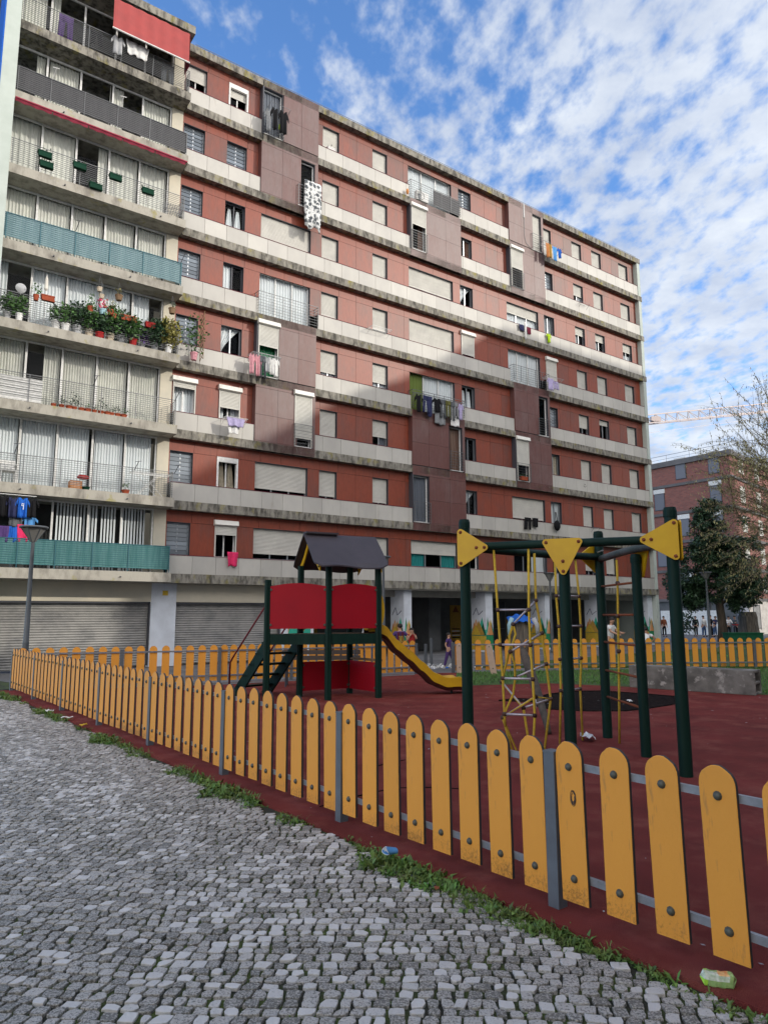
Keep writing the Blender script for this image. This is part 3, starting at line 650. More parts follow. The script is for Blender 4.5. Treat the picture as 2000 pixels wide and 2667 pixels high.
cloth('hanging_trousers','black trousers over the second floor parapet','trousers',27.8,.05,6.88,.5,.65,'black','trousers')
cloth('hanging_shirt','black sweater beside the black trousers on the parapet','sweater',28.36,.05,6.9,.5,.5,'black','towel')
o=fempty('backpack',30.05,.12,6.6,'black backpack hanging from a second floor window','backpack'); s=MB()
s.ball((0,0,0),.26,10); s.v=[(x*.95,y*.5,z*1.15) for x,y,z in s.v]; s.build('bag',M['black'],o,smooth=True); s=MB(); s.tube([(-.1,0,.25),(-.06,.05,.75),(0,.05,.75),(.05,0,.25)],.02,5); s.build('strap',M['black'],o)
rack('empty white rack under the middle column window, fifth floor',17.5,18.6,-.02,.45,14.98,m='white',n=5)
rack('small dark rack at the third parapet from the right end',32.9,33.6,.0,.3,20.35,m='rail',n=2)
rack('small rack low on the second floor right windows',33.1,33.6,.0,.3,6.7,m='rail',n=2)
# ---------------------------------------------------------------- plants
def leafcluster(s,c,r,n,size,sz=1.0,droop=0,rnd=None):
    rr=rnd or R
    for i in range(n):
        th=rr.uniform(0,6.283); ph=math.acos(rr.uniform(-1,1)); q=r*rr.random()**.45
        p=Vector((c[0]+q*math.sin(ph)*math.cos(th),c[1]+q*math.sin(ph)*math.sin(th),c[2]+q*math.cos(ph)*sz))
        d=Vector((rr.uniform(-1,1),rr.uniform(-1,1),rr.uniform(-.6,.9)-droop)).normalized(); l=size*rr.uniform(.6,1.3)
        w=d.cross(Vector((rr.uniform(-1,1),rr.uniform(-1,1),rr.uniform(-1,1)))).normalized()*l*.28
        s.poly([p,p+d*l*.5+w,p+d*l,p+d*l*.5-w])
def pot(label,u,t,z,pr,ph,potm,fr=.2,n=90,leaf='leaf',size=.1,sz=1,group=None,hang=False,kind='bush',cat='potted plant'):
    o=fempty('potted_plant',u,t,z,label,cat,group)
    s=MB(); s.lathe([(pr*.7,0),(pr*.92,ph*.8),(pr,ph*.82),(pr,ph),(pr*.88,ph),(pr*.85,ph*.9),(.01,ph*.88)],n=10); s.build('pot',M[potm],o,smooth=False)
    if hang: s=MB(); [s.tube([(pr*.9*math.cos(a),pr*.9*math.sin(a),ph),(0,0,ph+.5)],.004,3) for a in (0,2.1,4.2)]; s.build('hanger',M['rail'],o)
    if n:
        s=MB()
        if kind=='bush': leafcluster(s,(0,0,ph+fr*sz*.75),fr,n,size,sz)
        elif kind=='palm':
            for i in range(n):
                a=R.uniform(0,6.28); e=R.uniform(.5,1.3); L_=fr*R.uniform(.7,1.2); d=Vector((math.cos(a)*math.cos(e),math.sin(a)*math.cos(e),math.sin(e))); w=Vector((-math.sin(a),math.cos(a),0))*size
                p0=Vector((0,0,ph)); p1=p0+d*L_*.55; p2=p1+(d+Vector((0,0,-.5)))*L_*.5
                s.poly([p0-w*.3,p0+w*.3,p1+w,p1-w]); s.poly([p1-w,p1+w,p2])
        s.build('foliage',M[leaf],o)
    return o
def trough(label,u,t,z,w,m,leaf=None,group=None,n=40):
    o=fempty('planter_box',u,t,z,label,'planter box',group); s=MB()
    s.prism([(-w/2+.03,-.07,0),(-w/2+.03,.07,0),(-w/2,.1,.17),(-w/2,-.1,.17)],(w,0,0)); s.fb(-w/2-.01,w/2+.02,-.11,.11,.155,.185); s.build('box',M[m],o)
    if leaf: s=MB(); [leafcluster(s,(x*w*.4,0,.24),.1,n//3,.08) for x in (-1,0,1)]; s.build('foliage',M[leaf],o)
    return o
g='plants on the crowded plant balcony'; ZB=SZ(4)
PL=[('white pot with bushy herb, leftmost on the plant balcony',2.75,.3,ZB,.13,.26,'lgrey',.24,90,'leaf'),
('white bucket plant right of the small table',3.1,.38,ZB,.13,.26,'white',.22,80,'leaf'),
('tall grey green succulent in a white tub',4.25,.3,ZB+.02,.16,.30,'white',.2,60,'leaf'),
('second white tub by the railing of the plant balcony',4.55,.38,ZB,.16,.26,'white',.26,110,'leaf'),
('dense green shrub in a ribbed pale pot',4.95,.3,ZB,.19,.30,'lgrey',.32,200,'leafdk'),
('large shrub between the pale pot and the red pot',5.35,.3,ZB,.17,.28,'beige',.32,220,'leaf'),
('wide red pot at the middle of the plant balcony',5.68,.4,ZB,.17,.2,'red',.25,160,'leafdk'),
('tall leafy shrub right of the wide red pot',6.05,.3,ZB,.17,.28,'beige',.38,260,'leaf'),
('spreading green shrub behind the orange red pot',6.45,.25,ZB,.17,.3,'grey',.36,240,'leafdk'),
('orange red pot with round green shrub',6.85,.4,ZB,.15,.24,'red',.3,200,'leaf'),
('purple leaved plant near the right of the plant balcony',7.2,.3,ZB,.13,.2,'grey',.2,60,'purple'),
('dark shrub in front of the big palm',7.65,.35,ZB,.16,.26,'grey',.36,240,'leafdk'),
('yellowing bushy plant in a white pot at the corner',8.15,.4,ZB,.15,.3,'white',.38,260,'leafy')]
for lb,u,t,z,pr,ph,pm,fr,n,lf in PL: pot(lb,u,t,z,pr,ph,pm,fr*1.3,int(n*3.4),lf,.13,1.25,g)
pot('tall banana leaf palm at the right end of the plant balcony',7.9,.1,ZB,.2,.4,'grey',1.25,16,'leafdk',.09,kind='palm',group=g)
pot('spiky palm behind the dark shrub',7.5,.1,ZB,.16,.3,'grey',.8,14,'leaf',.07,kind='palm',group=g)
for i,(u,z,lb,lf,n) in enumerate([(3.9,12.42,'orange trough on the balcony rail at the left',None,0),(6.6,12.38,'long terracotta trough at the middle of the rail','leaf',30),(7.4,12.32,'red trough at the right part of the rail',None,0),(7.75,12.24,'green trough beside the palm','leaf',30)]):
    trough(lb,u,.5,z,(.4,.55,.36,.34)[i],('terracotta','terracotta','red','darkgreen')[i],lf,'planter boxes on the plant balcony rail')
for lb,u,z,pr,pm,lf in [('small red pot hooked on the rail at the left',3.55,12.35,.1,'terracotta','leaf'),('red pot hooked left of the pale blue one',5.3,12.4,.11,'terracotta','leaf'),('pale blue pot with pink flowers on the rail',5.72,12.4,.13,'ltblue','hotpink'),('brown pot with spiky plant on the rail',5.98,12.45,.12,'terracotta','leafy'),('small terracotta pot right of the pale blue one',6.1,12.32,.11,'terracotta','leaf')]:
    pot(lb,u,.5,z,pr,.2,pm,.2,50,lf,.09,1.3,'pots hooked on the plant balcony rail')
pot('hanging coconut shell planter left of the other hanging one',5.6,.35,13.3,.1,.16,'beige',.1,0,hang=True,group='hanging planters under the balcony slab')
pot('lower hanging coconut shell planter',5.68,.35,13.05,.1,.16,'beige',.1,0,hang=True,group='hanging planters under the balcony slab')
pot('round hanging wicker planter with trailing plant',6.28,.35,13.15,.14,.2,'wood',.16,40,'leafy',.07,hang=True,group='hanging planters under the balcony slab')
pot('hanging wicker basket at the right end under the slab',8.25,.35,13.15,.14,.22,'wood',.15,30,'leafdk',.07,hang=True,group='hanging planters under the balcony slab')
pot('pink pot with tall cactus like plant beside the trellis',9.2,.25,SZ(4)+.0,.15,.3,'pink',.5,170,'leaf',.14,1.9)
o=fempty('trellis',9.5,.1,11.6,'dark wooden lattice trellis beside the plant balcony','trellis'); s=MB()
for i in range(9):
    z=i*.21
    s.tube([(0,0,z),(.0,-.35,z+.25)],.012,4); s.tube([(0,-.35,z),(0,0,z+.25)],.012,4)
s.tube([(0,0,0),(0,0,1.95)],.014,4); s.tube([(0,-.35,0),(0,-.35,1.95)],.014,4); s.build('lattice',M['wood'],o)
o=fempty('satellite_dish',3.1,.35,12.75,'round pale dish on the plant balcony','satellite dish'); s=MB(); s.grid(lambda a,b:(.17*b*math.cos(a*6.2832),-.05*(1-b*b)+.05,.17*b*math.sin(a*6.2832)),18,3); s.build('dish',M['lgrey'],o); s=MB(); s.tube([(0,.05,0),(0,.1,-.9)],.015,5); s.build('mast',M['rail'],o)
o=fempty('closed_parasol',3.9,.1,12.3,'closed white parasol behind the plant balcony rail','parasol'); s=MB(); s.tube([(0,0,-.7),(0,0,1.25)],.015,6); s.build('pole',M['white'],o); s=MB(); s.lathe([(.02,.65),(.07,.72),(.05,1.1),(.01,1.2)],n=8); s.build('canopy',M['curt'],o)
g='terracotta pots on the white screened balcony'
for i,(u,lf,fr,n) in enumerate([(4.35,'leaf',.02,0),(4.62,'leafdk',.16,60),(4.85,'leafdk',.02,0),(5.02,'leafdk',.24,120),(5.25,'leaf',.02,0),(5.45,'leaf',.1,20),(5.68,'leaf',.08,14),(5.9,'leafdk',.22,60),(6.12,'leaf',.1,10),(6.27,'leaf',.12,30),(6.47,'leafdk',.13,40),(6.68,'leaf',.12,20)]):
    lb=['empty red pot left of all','terracotta pot with low green plant','small empty pot hidden among shrubs','larger pot with tall dark shrub','small empty red pot right of the tall shrub','red pot with a single sprig','orange pot with few leaves','pot with slim upright plant by the mullion','small pot right of the mullion','small pot with short green tuft','wider pot with dark herb','last small pot of the row'][i]
    pot(lb+', white screened balcony',u,.3,SZ(3),.09+.02*(i%3),.13,'terracotta',fr,n,lf,.07,1.2,g)
for i,(u,z) in enumerate([(3.48,17.6),(3.55,17.24),(4.62,17.62),(5.86,17.66),(7.05,17.55),(5.2,17.05)]):
    trough(['upper green planter at the left of the sixth floor rail','lower green planter under the first one','green planter at the second post of the rail','green planter at the middle of the rail','green planter at the right half of the rail','green planter standing on the sixth floor slab'][i],u,.55,z,.42,'darkgreen','leafdk','green planters on the sixth floor balcony rail',24)
o=fempty('folded_chair',8.1,.35,SZ(6),'dark folded lattice chair at the right end of a balcony','chair'); s=MB()
for i in range(9): s.tube([(-.4+i*.09,0,.05),(-.25+i*.09,0,.6)],.012,4); s.tube([(-.4,-.01,.1+i*.05),(.35,-.01,.16+i*.05)],.008,4)
s.build('slats',M['rail'],o)
# second floor balcony items
o=fempty('garden_chair',3.15,.1,SZ(2),'white plastic chair on the second floor balcony','chair'); s=MB()
for x in (-.22,.22):
    for y in (-.2,.2): s.tube([(x,y,0),(x*.95,y*.95,.42)],.02,5)
    s.tube([(x,.2,.42),(x,.24,.82)],.02,5); s.tube([(x,-.22,.62),(x,.2,.64)],.018,5)
s.build('legs',M['white'],o); s=MB(); s.box(-.24,.24,-.22,.22,.41,.44); s.build('seat',M['white'],o); s=MB(); s.box(-.22,.22,.2,.23,.5,.82); s.build('backrest',M['white'],o)
o=fempty('folding_airer',7.75,.1,SZ(2),'white folding clothes airer on the second floor balcony','clothes airer'); s=MB()
for y in (-.25,.25): s.tube([(-.45,y,0),(.35,y,.85)],.012,5); s.tube([(.45,y,0),(-.4,y,.85)],.012,5)
s.build('legs',M['white'],o); s=MB()
for y in np.linspace(-.28,.28,7): s.tube([(-.65,float(y),.86),(.75,float(y),.86)],.007,4)
s.tube([(-.65,-.28,.86),(-.65,.28,.86)],.01,4); s.tube([(.75,-.28,.86),(.75,.28,.86)],.01,4); s.build('wires',M['white'],o)
pot('green tub on the second floor balcony',5.6,.05,SZ(2),.14,.16,'darkgreen',.1,0)
pot('orange pot on the second floor balcony',6.95,.05,SZ(2),.14,.2,'terracotta',.18,30,'leaf')
o=fempty('storage_crate',5.25,.05,SZ(2),'orange wicker crate on the second floor balcony','crate'); s=MB()
for i in range(6): s.box(-.2,.2,-.15,-.14,i*.055,i*.055+.04); s.box(-.2,-.19,-.15,.15,i*.055,i*.055+.04); s.box(.19,.2,-.15,.15,i*.055,i*.055+.04); s.box(-.2,.2,.14,.15,i*.055,i*.055+.04)
s.build('slats',M['orange'],o)
o=fempty('toy_doll',5.5,.0,SZ(2)+.5,'red and white cloth bundle on the crate balcony','cloth bundle'); s=MB(); s.ball((0,0,.0),.16,8); s.v=[(x*1.3,y,z*.6) for x,y,z in s.v]; s.build('bundle',M['red'],o,smooth=True)
trough('white sill planter with dark succulents, top floor middle window',15.55,-.2,23.24,.42,'white','leafdk',None,12)
trough('orange trough inside the tall window cage, third floor right',27.6,.04,8.87,.46,'terracotta','leaf',None,18)
pot('pot with dark plant, left on the top middle balcony',20.7,-.05,SZ(8)+.12,.12,.25,'grey',.2,50,'leafdk',.08)
o=fempty('orange_ball_toy',19.85,.1,22.7,'orange net bag hung left of the top middle balcony','net bag'); s=MB(); s.ball((0,0,0),.11,8); s.v=[(x*.7,y*.7,z*1.5) for x,y,z in s.v]; s.build('bag',M['orange'],o,smooth=True)
o=fempty('air_conditioner',20.55,-.12,SZ(8)+.1,'white air conditioner box behind the top middle balcony rail','air conditioner'); s=MB(); s.fb(0,.75,-.12,.1,0,.5,.5); s.build('casing',M['white'],o); s=MB(); s.tube([(.3+.18*math.cos(a*.5236),-.105,.25+.18*math.sin(a*.5236)) for a in range(13)],.012,4); s.build('fan_grille',M['grey'],o)
# balcony clothes hooks
for i,(u,z) in enumerate([(3.62,20.75),(5.95,20.72),(2.5,11.0-1.0+.0),(5.6,9.8),(3.3,7.05),(7.15,6.95),(4.7,15.3),(8.5,15.25),(8.5,9.75),(9.0-.4,7.0)]):
    o=fempty('washing_line_bracket',u,.5,z,['white bracket near the left of the dark screened balcony','white bracket right of the middle of the dark screened balcony','dark bracket at the left of the white screened balcony','dark bracket in the middle of the white screened balcony rail','dark bracket left on the crate balcony rail','grey bracket by the folding airer','black bracket on the blue screen rail','black bracket at the right end of the blue screened rail','black bracket at the right end of the third floor rail','small bracket at the right end of the second floor rail'][i],'bracket','washing line brackets on the balcony rails'); s=MB(); s.tube([(-.05,0,-.05),(.0,-.3,.22)],.013,4); s.tube([(-.12,-.3,.2),(.1,-.3,.24)],.012,4); s.build('arm',M['white'] if i<2 else M['dkframe'],o)
# small drain spouts in the balcony slabs
s=MB()
for k,us in ((7,(4.0,)),(6,(4.2,7.6)),(5,(4.0,6.6)),(4,(4.0,7.0)),(3,(3.6,6.9)),(2,(3.5,6.9)),(1,(3.0,6.8))):
    for u in us: s.tube([(u,-BT+.05,SZ(k)-.2),(u,-BT-.07,SZ(k)-.2)],.025,6)
s.build('drain_spouts',M['dkframe'],B)
# smiley drawn on the cream parapet
s=MB(); s.tube([(32.79+.09*math.cos(a),.05-.004,9.15+.09*math.sin(a)) for a in [math.pi*(1+i/8) for i in range(9)]],.008,4); s.tube([(32.75,.046,9.25),(32.75,.046,9.2)],.01,4); s.tube([(32.83,.046,9.25),(32.83,.046,9.2)],.01,4); s.build('drawn_smiley',M['black'],B)
# ================================================================ PLAYGROUND FENCES
def woodpaint(name,c,c2,edge):
    m=mat(name,c,.5,col2=c2,scale=1.6,rv=.09,lo=.35,hi=.7,stretch=(1,1,.3),col3=edge,scale3=22,lo3=.61,hi3=.70,st3=(1,1,.2),spec=.3,bump=.12,bscale=60)
    # grime near the foot of the board and chips: real wear with its own shape
    nt=m.node_tree; n=nt.nodes; L=nt.links; b=n['Principled BSDF']; src=b.inputs['Base Color'].links[0].from_socket
    tc=n.new('ShaderNodeTexCoord'); sx=n.new('ShaderNodeSeparateXYZ'); L.new(tc.outputs['Object'],sx.inputs[0])
    r=n.new('ShaderNodeMapRange'); r.inputs[1].default_value=.26; r.inputs[2].default_value=.05; L.new(sx.outputs['Z'],r.inputs[0])
    gm=n.new('ShaderNodeNewGeometry')
    t=n.new('ShaderNodeTexNoise'); t.inputs['Scale'].default_value=55; t.inputs['Detail'].default_value=9; t.inputs['Roughness'].default_value=.8; L.new(gm.outputs['Position'],t.inputs['Vector'])
    t2=n.new('ShaderNodeTexNoise'); t2.inputs['Scale'].default_value=2.3; L.new(gm.outputs['Position'],t2.inputs['Vector'])
    a=n.new('ShaderNodeMath'); a.operation='MULTIPLY'; L.new(r.outputs[0],a.inputs[0]); L.new(t2.outputs['Fac'],a.inputs[1])
    a2=n.new('ShaderNodeMath'); a2.operation='MULTIPLY_ADD'; L.new(a.outputs[0],a2.inputs[0]); a2.inputs[1].default_value=.55; L.new(t.outputs['Fac'],a2.inputs[2])
    r2=n.new('ShaderNodeMapRange'); r2.inputs[1].default_value=.74; r2.inputs[2].default_value=.92; r2.inputs[4].default_value=.7; L.new(a2.outputs[0],r2.inputs[0])
    x=n.new('ShaderNodeMix'); x.data_type='RGBA'; L.new(r2.outputs[0],x.inputs[0]); L.new(src,x.inputs[6]); x.inputs[7].default_value=(.10,.055,.02,1); L.new(x.outputs[2],b.inputs['Base Color'])
    # plywood side edges get a separate dark colour with their shading painted in
    return m
M['picket']=woodpaint('orange_picket_paint',(.74,.325,.048),(.68,.29,.045),(.50,.23,.055))
M['pickedge']=mat('picket_edge',(.045,.04,.04),.8,rv=.1)
M['post']=mat('grey_post_paint',(.13,.145,.165),.5,.2,col2=(.10,.11,.125),scale=6,rv=.05,col3=(.3,.31,.32),scale3=14,lo3=.66,hi3=.7,st3=(1,1,.25))
M['railg']=mat('galvanised_rail',(.30,.31,.34),.4,.5,col2=(.22,.23,.25),scale=14,rv=.05,col3=(.2,.12,.07),scale3=20,lo3=.66,hi3=.75)
M['bolt']=mat('bolt_cap',(.05,.055,.045),.5,rv=.1,col2=(.08,.08,.06),scale=40)
M['pickpink']=mat('bare_primer_board',(.50,.36,.28),.7,col2=(.42,.30,.23),scale=6,rv=.06)
def picket_mesh(w=.19,h=.92,th=.022,seed=0,mm='picket'):
    r=random.Random(seed); s=MB(); n=14; z0=0
    pts=[(-w/2*.97,z0),(w/2*.97,z0-.0)]
    for i in range(n+1):
        a=math.pi*i/n; k=1-(r.uniform(0,.05) if .2<i/n<.8 else 0)
        pts.append((w/2*math.cos(a)*k,h-w/2*1.05+w/2*1.05*math.sin(a)*k))
    b=len(s.v); N_=len(pts)
    s.v+=[(x,-th,z) for x,z in pts]+[(x*.985,-th-.003,z if z<=0 else z-.003) for x,z in pts]+[(x,0,z) for x,z in pts]
    rv_=r.random(); s.face(list(range(N_,2*N_)),rv_)
    for i in range(N_): j=(i+1)%N_; s.face([i,j,N_+j,N_+i],.5)
    s.face(list(range(3*N_-1,2*N_-1,-1)),.5)
    s.mi=1
    for i in range(N_): j=(i+1)%N_; s.face([2*N_+i,2*N_+j,j,i],.5)
    return s
def bolt_mesh(r_=.021):
    s=MB(); prof=[(0.001,-.012),(.6,-.0115),(.9,-.007),(1,0),(1.15,.004)]
    b=len(s.v); n=10
    for k,(q,y) in enumerate(prof):
        for j in range(n): a=6.2832*j/n; s.v.append((r_*q*math.cos(a),y-.004,r_*q*math.sin(a)))
    for k in range(len(prof)-1):
        for j in range(n): s.face([b+k*n+j,b+k*n+(j+1)%n,b+(k+1)*n+(j+1)%n,b+(k+1)*n+j],.5)
    return s
def fence(label,pts,name='picket_fence',front=True,nb=0,post_h=.9,per=8,skip=(),lastpost=True,firstpost=True,secl=2.3,group='orange picket fences round the playground',pz=.07,lean=0):
    """pts: polyline (x,y); pickets on the outer side = left of travel direction rotated"""
    root=empty(name,(pts[0][0],pts[0][1],0),0,label,'fence',group)
    O=Vector((pts[0][0],pts[0][1],0)); protos=[]
    for i in range(5):
        o=picket_mesh(seed=i).build('picket',[M['picket'],M['pickedge']],root); protos.append(o)
    bm=bolt_mesh().build('bolt',M['bolt'],None,smooth=True)
    posts=MB(); posts.box(-.04,.04,-.04,.04,-.05,post_h,.5); posts.box(-.043,.043,-.043,.043,post_h,post_h+.012,.6)
    pp=posts.build('post',M['post'],root); usedp=False; used=[False]*5; usedb=False
    cnt=0
    for (a,b) in zip(pts,pts[1:]):
        A=Vector((a[0],a[1],0)); Bv=Vector((b[0],b[1],0)); D=(Bv-A); Ln=D.length; D/=Ln; ang=math.atan2(D.y,D.x)
        ns=max(1,round(Ln/secl)); sl=Ln/ns
        out=Vector((D.y,-D.x,0)) if front else Vector((-D.y,D.x,0))
        rotz=ang if front else ang+math.pi
        for k in range(ns+1):
            if k==ns and not lastpost and (b==pts[-1]): continue
            if k==0 and (a!=pts[0] or not firstpost): continue
            p=A+D*sl*k-O+out*.032
            o=pp if not usedp else copy(pp,root); usedp=True; o.location=p; o.rotation_euler=(0,0,ang)
        for z in (.205,.84):
            s=MB(); s.obox(((A+Bv)/2-O)+Vector((0,0,z))+out*.02,D*(Ln/2),out*.012,Vector((0,0,.02))); s.build('rail',M['railg'],root)
        for k in range(ns):
            for j in range(per):
                if (k*per+j) in skip: continue
                p=A+D*(sl*k+sl*(j+.5)/per)-O+out*.033
                if cnt>=98:
                    pass
                i=R.randrange(5)
                o=protos[i] if not used[i] else copy(protos[i],root)
                fresh=not used[i]; used[i]=True
                for c in list(o.children): bpy.data.objects.remove(c)
                o.location=p+Vector((0,0,pz+R.uniform(-.006,.006))); o.rotation_euler=(0,lean+R.uniform(-.008,.008),rotz)
                for z in (.205,.84):
                    q=bm if not usedb else bm.copy()
                    if usedb: link(q)
                    usedb=True; q.parent=o; q.location=(0,-.026,z-pz)
                cnt+=1
    for i in range(5):
        if not used[i]: bpy.data.objects.remove(protos[i])
    return root
FA=Vector((1.04,4.55,0)); FD=Vector((-.6196,.7849,0))
P=lambda k:tuple((FA+Vector((.785,.62,0))*.042+FD*(2.29 if k>=0 else 2.44)*k)[:2])
NF=fence('near orange picket fence with grey posts running from the foreground to the far left corner',[P(7),P(0),P(-2)],front=True,lean=-.012)
fence('orange picket fence behind the play tower, between the left corner and the gate gap',[P(7),(-4.3,18.7),(.97,21.55)],front=False)
fence('orange picket fence right of the gate gap behind the climbing frame',[(2.11,21.9),(7.2,23.0),(14.5,23.4)],front=False)
# burnt scribble on the picket right of the near post
_q=FA-FD*.152+Vector((-.785,-.62,0))*.0185; s=MB(); rr=random.Random(2)
for k_ in range(9):
    a0=rr.uniform(0,6); s.tube([tuple(_q+Vector((FD.x,FD.y,0))*(-.012-.022*math.cos(a0+t_*.7)*(.5+.06*k_))+Vector((0,0,.66-.05*math.sin(a0+t_*.7)*(.4+.07*k_)))) for t_ in range(7)],.0011,4)
s.build('burnt_scribble',M['pickedge'],NF).location=-Vector((*P(7),0))
# loose pinkish boards near the gate
for i,(x,y,ln,lb) in enumerate([(2.28,21.75,0,'upright bare pinkish board at the gate end of the right fence'),(3.25,21.3,-.16,'slanting bare pinkish board leaning on the right fence')]):
    o=empty('loose_board',(x,y,-.02),0,lb,'board','bare boards by the gate')
    s=picket_mesh(seed=9); b=s.build('board',[M['pickpink'],M['pickedge']],o); b.rotation_euler=(0,ln,0)
    for z in (.2,.84): q=bolt_mesh(.016).build('bolt',M['bolt'],b); q.location=(0,-.026,z)
# ================================================================ PLAY TOWER
M['gpaint']=mat('dark_green_post_paint',(.005,.019,.015),.5,rv=.06,col2=(.008,.028,.021),scale=5,stretch=(1,1,.1),bump=.3,bscale=18,col3=(.05,.045,.035),scale3=30,lo3=.72,hi3=.76,st3=(1,1,.2),spec=.12)
M['benchwood']=mat('dark_bench_wood',(.075,.058,.05),.8,rv=.15)
M['redp']=mat('red_hdpe_panel',(.30,.005,.014),.5,spec=.2,rv=.03,col2=(.26,.005,.014),scale=2,bump=.05,bscale=6)
M['roofp']=mat('plum_grey_roof_panel',(.050,.041,.050),.5,rv=.03,col2=(.04,.033,.041),scale=2.5)
M['yelp']=mat('yellow_plastic_panel',(.62,.37,.008),.4,rv=.03,col2=(.55,.32,.008),scale=3)
M['slide']=mat('yellow_slide_fibreglass',(.55,.32,.012),.35,rv=.02,col2=(.45,.25,.015),scale=4,col3=(.3,.17,.02),scale3=18,lo3=.66,hi3=.74)
M['slided']=mat('brown_shaded_underside',(.05,.012,.01),.5,rv=.02)  # dark brown underside, with its shadow painted into the colour
M['redmetal']=mat('dark_red_tube',(.12,.008,.012),.4,.2,rv=.03)
TW=empty('play_tower',(-1.2,15.6,0),0,'play tower with plum roof, red panels, green posts and a yellow slide','play tower')
TO=Vector((-1.2,15.6,0))
P1=Vector((-2.47,15.0,0));P2=Vector((-1.18,15.02,0));P3=Vector((-.13,15.41,0));P4=Vector((-1.85,15.66,0));P5=Vector((-.79,16.32,0))
def tl(v): return Vector(v)-TO
def gpost(p,h,nm='post',ang=0,w=.065):
    s=MB(); pts=[]
    prof=[(-1,-.55),(-.55,-1),(-.12,-1),(0,-.86),(.12,-1),(.55,-1),(1,-.55),(1,.55),(.55,1),(.12,1),(0,.86),(-.12,1),(-.55,1),(-1,.55)]
    s.prism([(x*w,y*w,-.1) for x,y in prof],(0,0,h+.1),.5)
    o=s.build(nm,M['gpaint'],TW); o.location=tl(p); o.rotation_euler=(0,0,ang); return o
e1=(P3-P2).normalized(); a1=math.atan2(e1.y,e1.x)
for p,h in ((P1,2.5),(P2,2.84),(P3,2.84),(P4,2.84),(P5,2.84)): gpost(p,h,ang=a1)
def slab_between(p,q,z0,z1,th,m,nm,ends=.06,arch=0,off=0):
    d=(q-p); L_=d.length; d.normalize(); n=Vector((d.y,-d.x,0)); s=MB()
    pts=[]; a=p+d*ends+n*(off-th/2)-TO; l=L_-2*ends
    pts=[a+Vector((0,0,z0)),a+d*l+Vector((0,0,z0))]
    for i in range(9): f=1-i/8; pts.append(a+d*l*f+Vector((0,0,z1+arch*math.sin(math.pi*f))))
    s.prism(pts,n*th,.5); return s.build(nm,m,TW)
for p,q in ((P1,P2),(P2,P3),(P3,P5),(P5,P4),(P4,P1)): slab_between(p,q,1.14,1.36,.06,M['gpaint'],'deck_beam')
s=MB(); s.prism([tl(x)+Vector((0,0,1.33)) for x in (P1,P2,P3,P5,P4)],(0,0,.03)); s.build('deck',M['wood'],TW)
def redpanel(p,q,z0,z1,arch,nm='red_panel'):
    o=slab_between(p,q,z0,z1,.022,M['redp'],nm,.045,arch,.03)
    d=(q-p).normalized(); n=Vector((d.y,-d.x,0)); L_=(q-p).length
    for f in (.06,.94):
        for z in (z0+.08,z1-.07): s=MB(); c=p+d*L_*f+n*.045-TO+Vector((0,0,z)); s.tube([c,c+n*.018],[.028,.02],8); s.build('bolt',M['bolt'],o)
    s=MB()
    for z,k in ((z1-.12,.85),(z1-.24,.6)):
        s.tube([p+d*L_*(.5+(f-.5)*k)+n*.042-TO+Vector((0,0,z+arch*math.sin(math.pi*(.5+(f-.5)*k)))) for f in np.linspace(0,1,9)],.004,4)
    s.build('groove',M['redp'],o)
redpanel(P1,P2,1.47,2.36,.07); redpanel(P2,P3,1.47,2.36,.06)
redpanel(P4,P5,.12,.74,0,'lower_red_panel'); redpanel(P5,P3,.12,.74,0,'lower_red_panel')
slab_between(P5,P3,.76,.80,.16,M['wood'],'shelf',.03,0,-.05)
redpanel(P4,P5,1.47,1.7,.04)
slab_between(P3,P5,1.47,1.72,.03,M['yelp'],'yellow_side_panel',.05,.05)
# roof
mL=(P2+P4)/2; mR=(P3+P5)/2; r1=(mR-mL).normalized(); rL=mL-r1*.27; rR=mR+r1*.29
def slope(pa,pb,side):
    n=Vector((r1.y,-r1.x,0))*side; s=MB()
    hz=3.52; outs=.73; dz=.74; NU,NV=14,10
    top=[];bot=[]
    for j in range(NV+1):
        b=j/NV
        for i in range(NU+1):
            a=i/NU; 
            inset=.0
            # rounded lower corners + slightly tapering sides
            if b>.86: inset=.10*((b-.86)/.14)**2.2
            flare=.08*(1-b)*0
            x=inset+(1-2*inset*1.0)*a if True else a
            p=rL.lerp(rR,x)+n*outs*b; z=hz-dz*b**1.04+(.025*math.sin(a*6.28) if j==NV else 0)
            top.append(tl(p)+Vector((0,0,z)))
    b0=len(s.v); s.v+=[tuple(p) for p in top]; s.v+=[tuple(p-Vector((0,0,.03))) for p in top]; K=(NU+1)*(NV+1)
    for j in range(NV):
        for i in range(NU):
            q=j*(NU+1)+i; s.face([q,q+1,q+NU+2,q+NU+1],.5); s.face([K+q+NU+1,K+q+NU+2,K+q+1,K+q],.5)
    for i in range(NU): 
        q=NV*(NU+1)+i; s.face([q,q+1,K+q+1,K+q],.5); s.face([i,K+i,K+i+1,i+1],.5)
    for j in range(NV):
        q=j*(NU+1); s.face([q,q+NU+1,K+q+NU+1,K+q],.5); q+=NU; s.face([q,K+q,K+q+NU+1,q+NU+1],.5)
    return s.build('roof_panel',M['roofp'],TW)
slope(rL,rR,1); slope(rL,rR,-1)
s=MB(); s.obox(tl(rL.lerp(rR,.24))+Vector((0,0,3.545)),r1*.38,Vector((r1.y,-r1.x,0))*.09,Vector((0,0,.018))); s.build('ridge_cap',M['roofp'],TW)
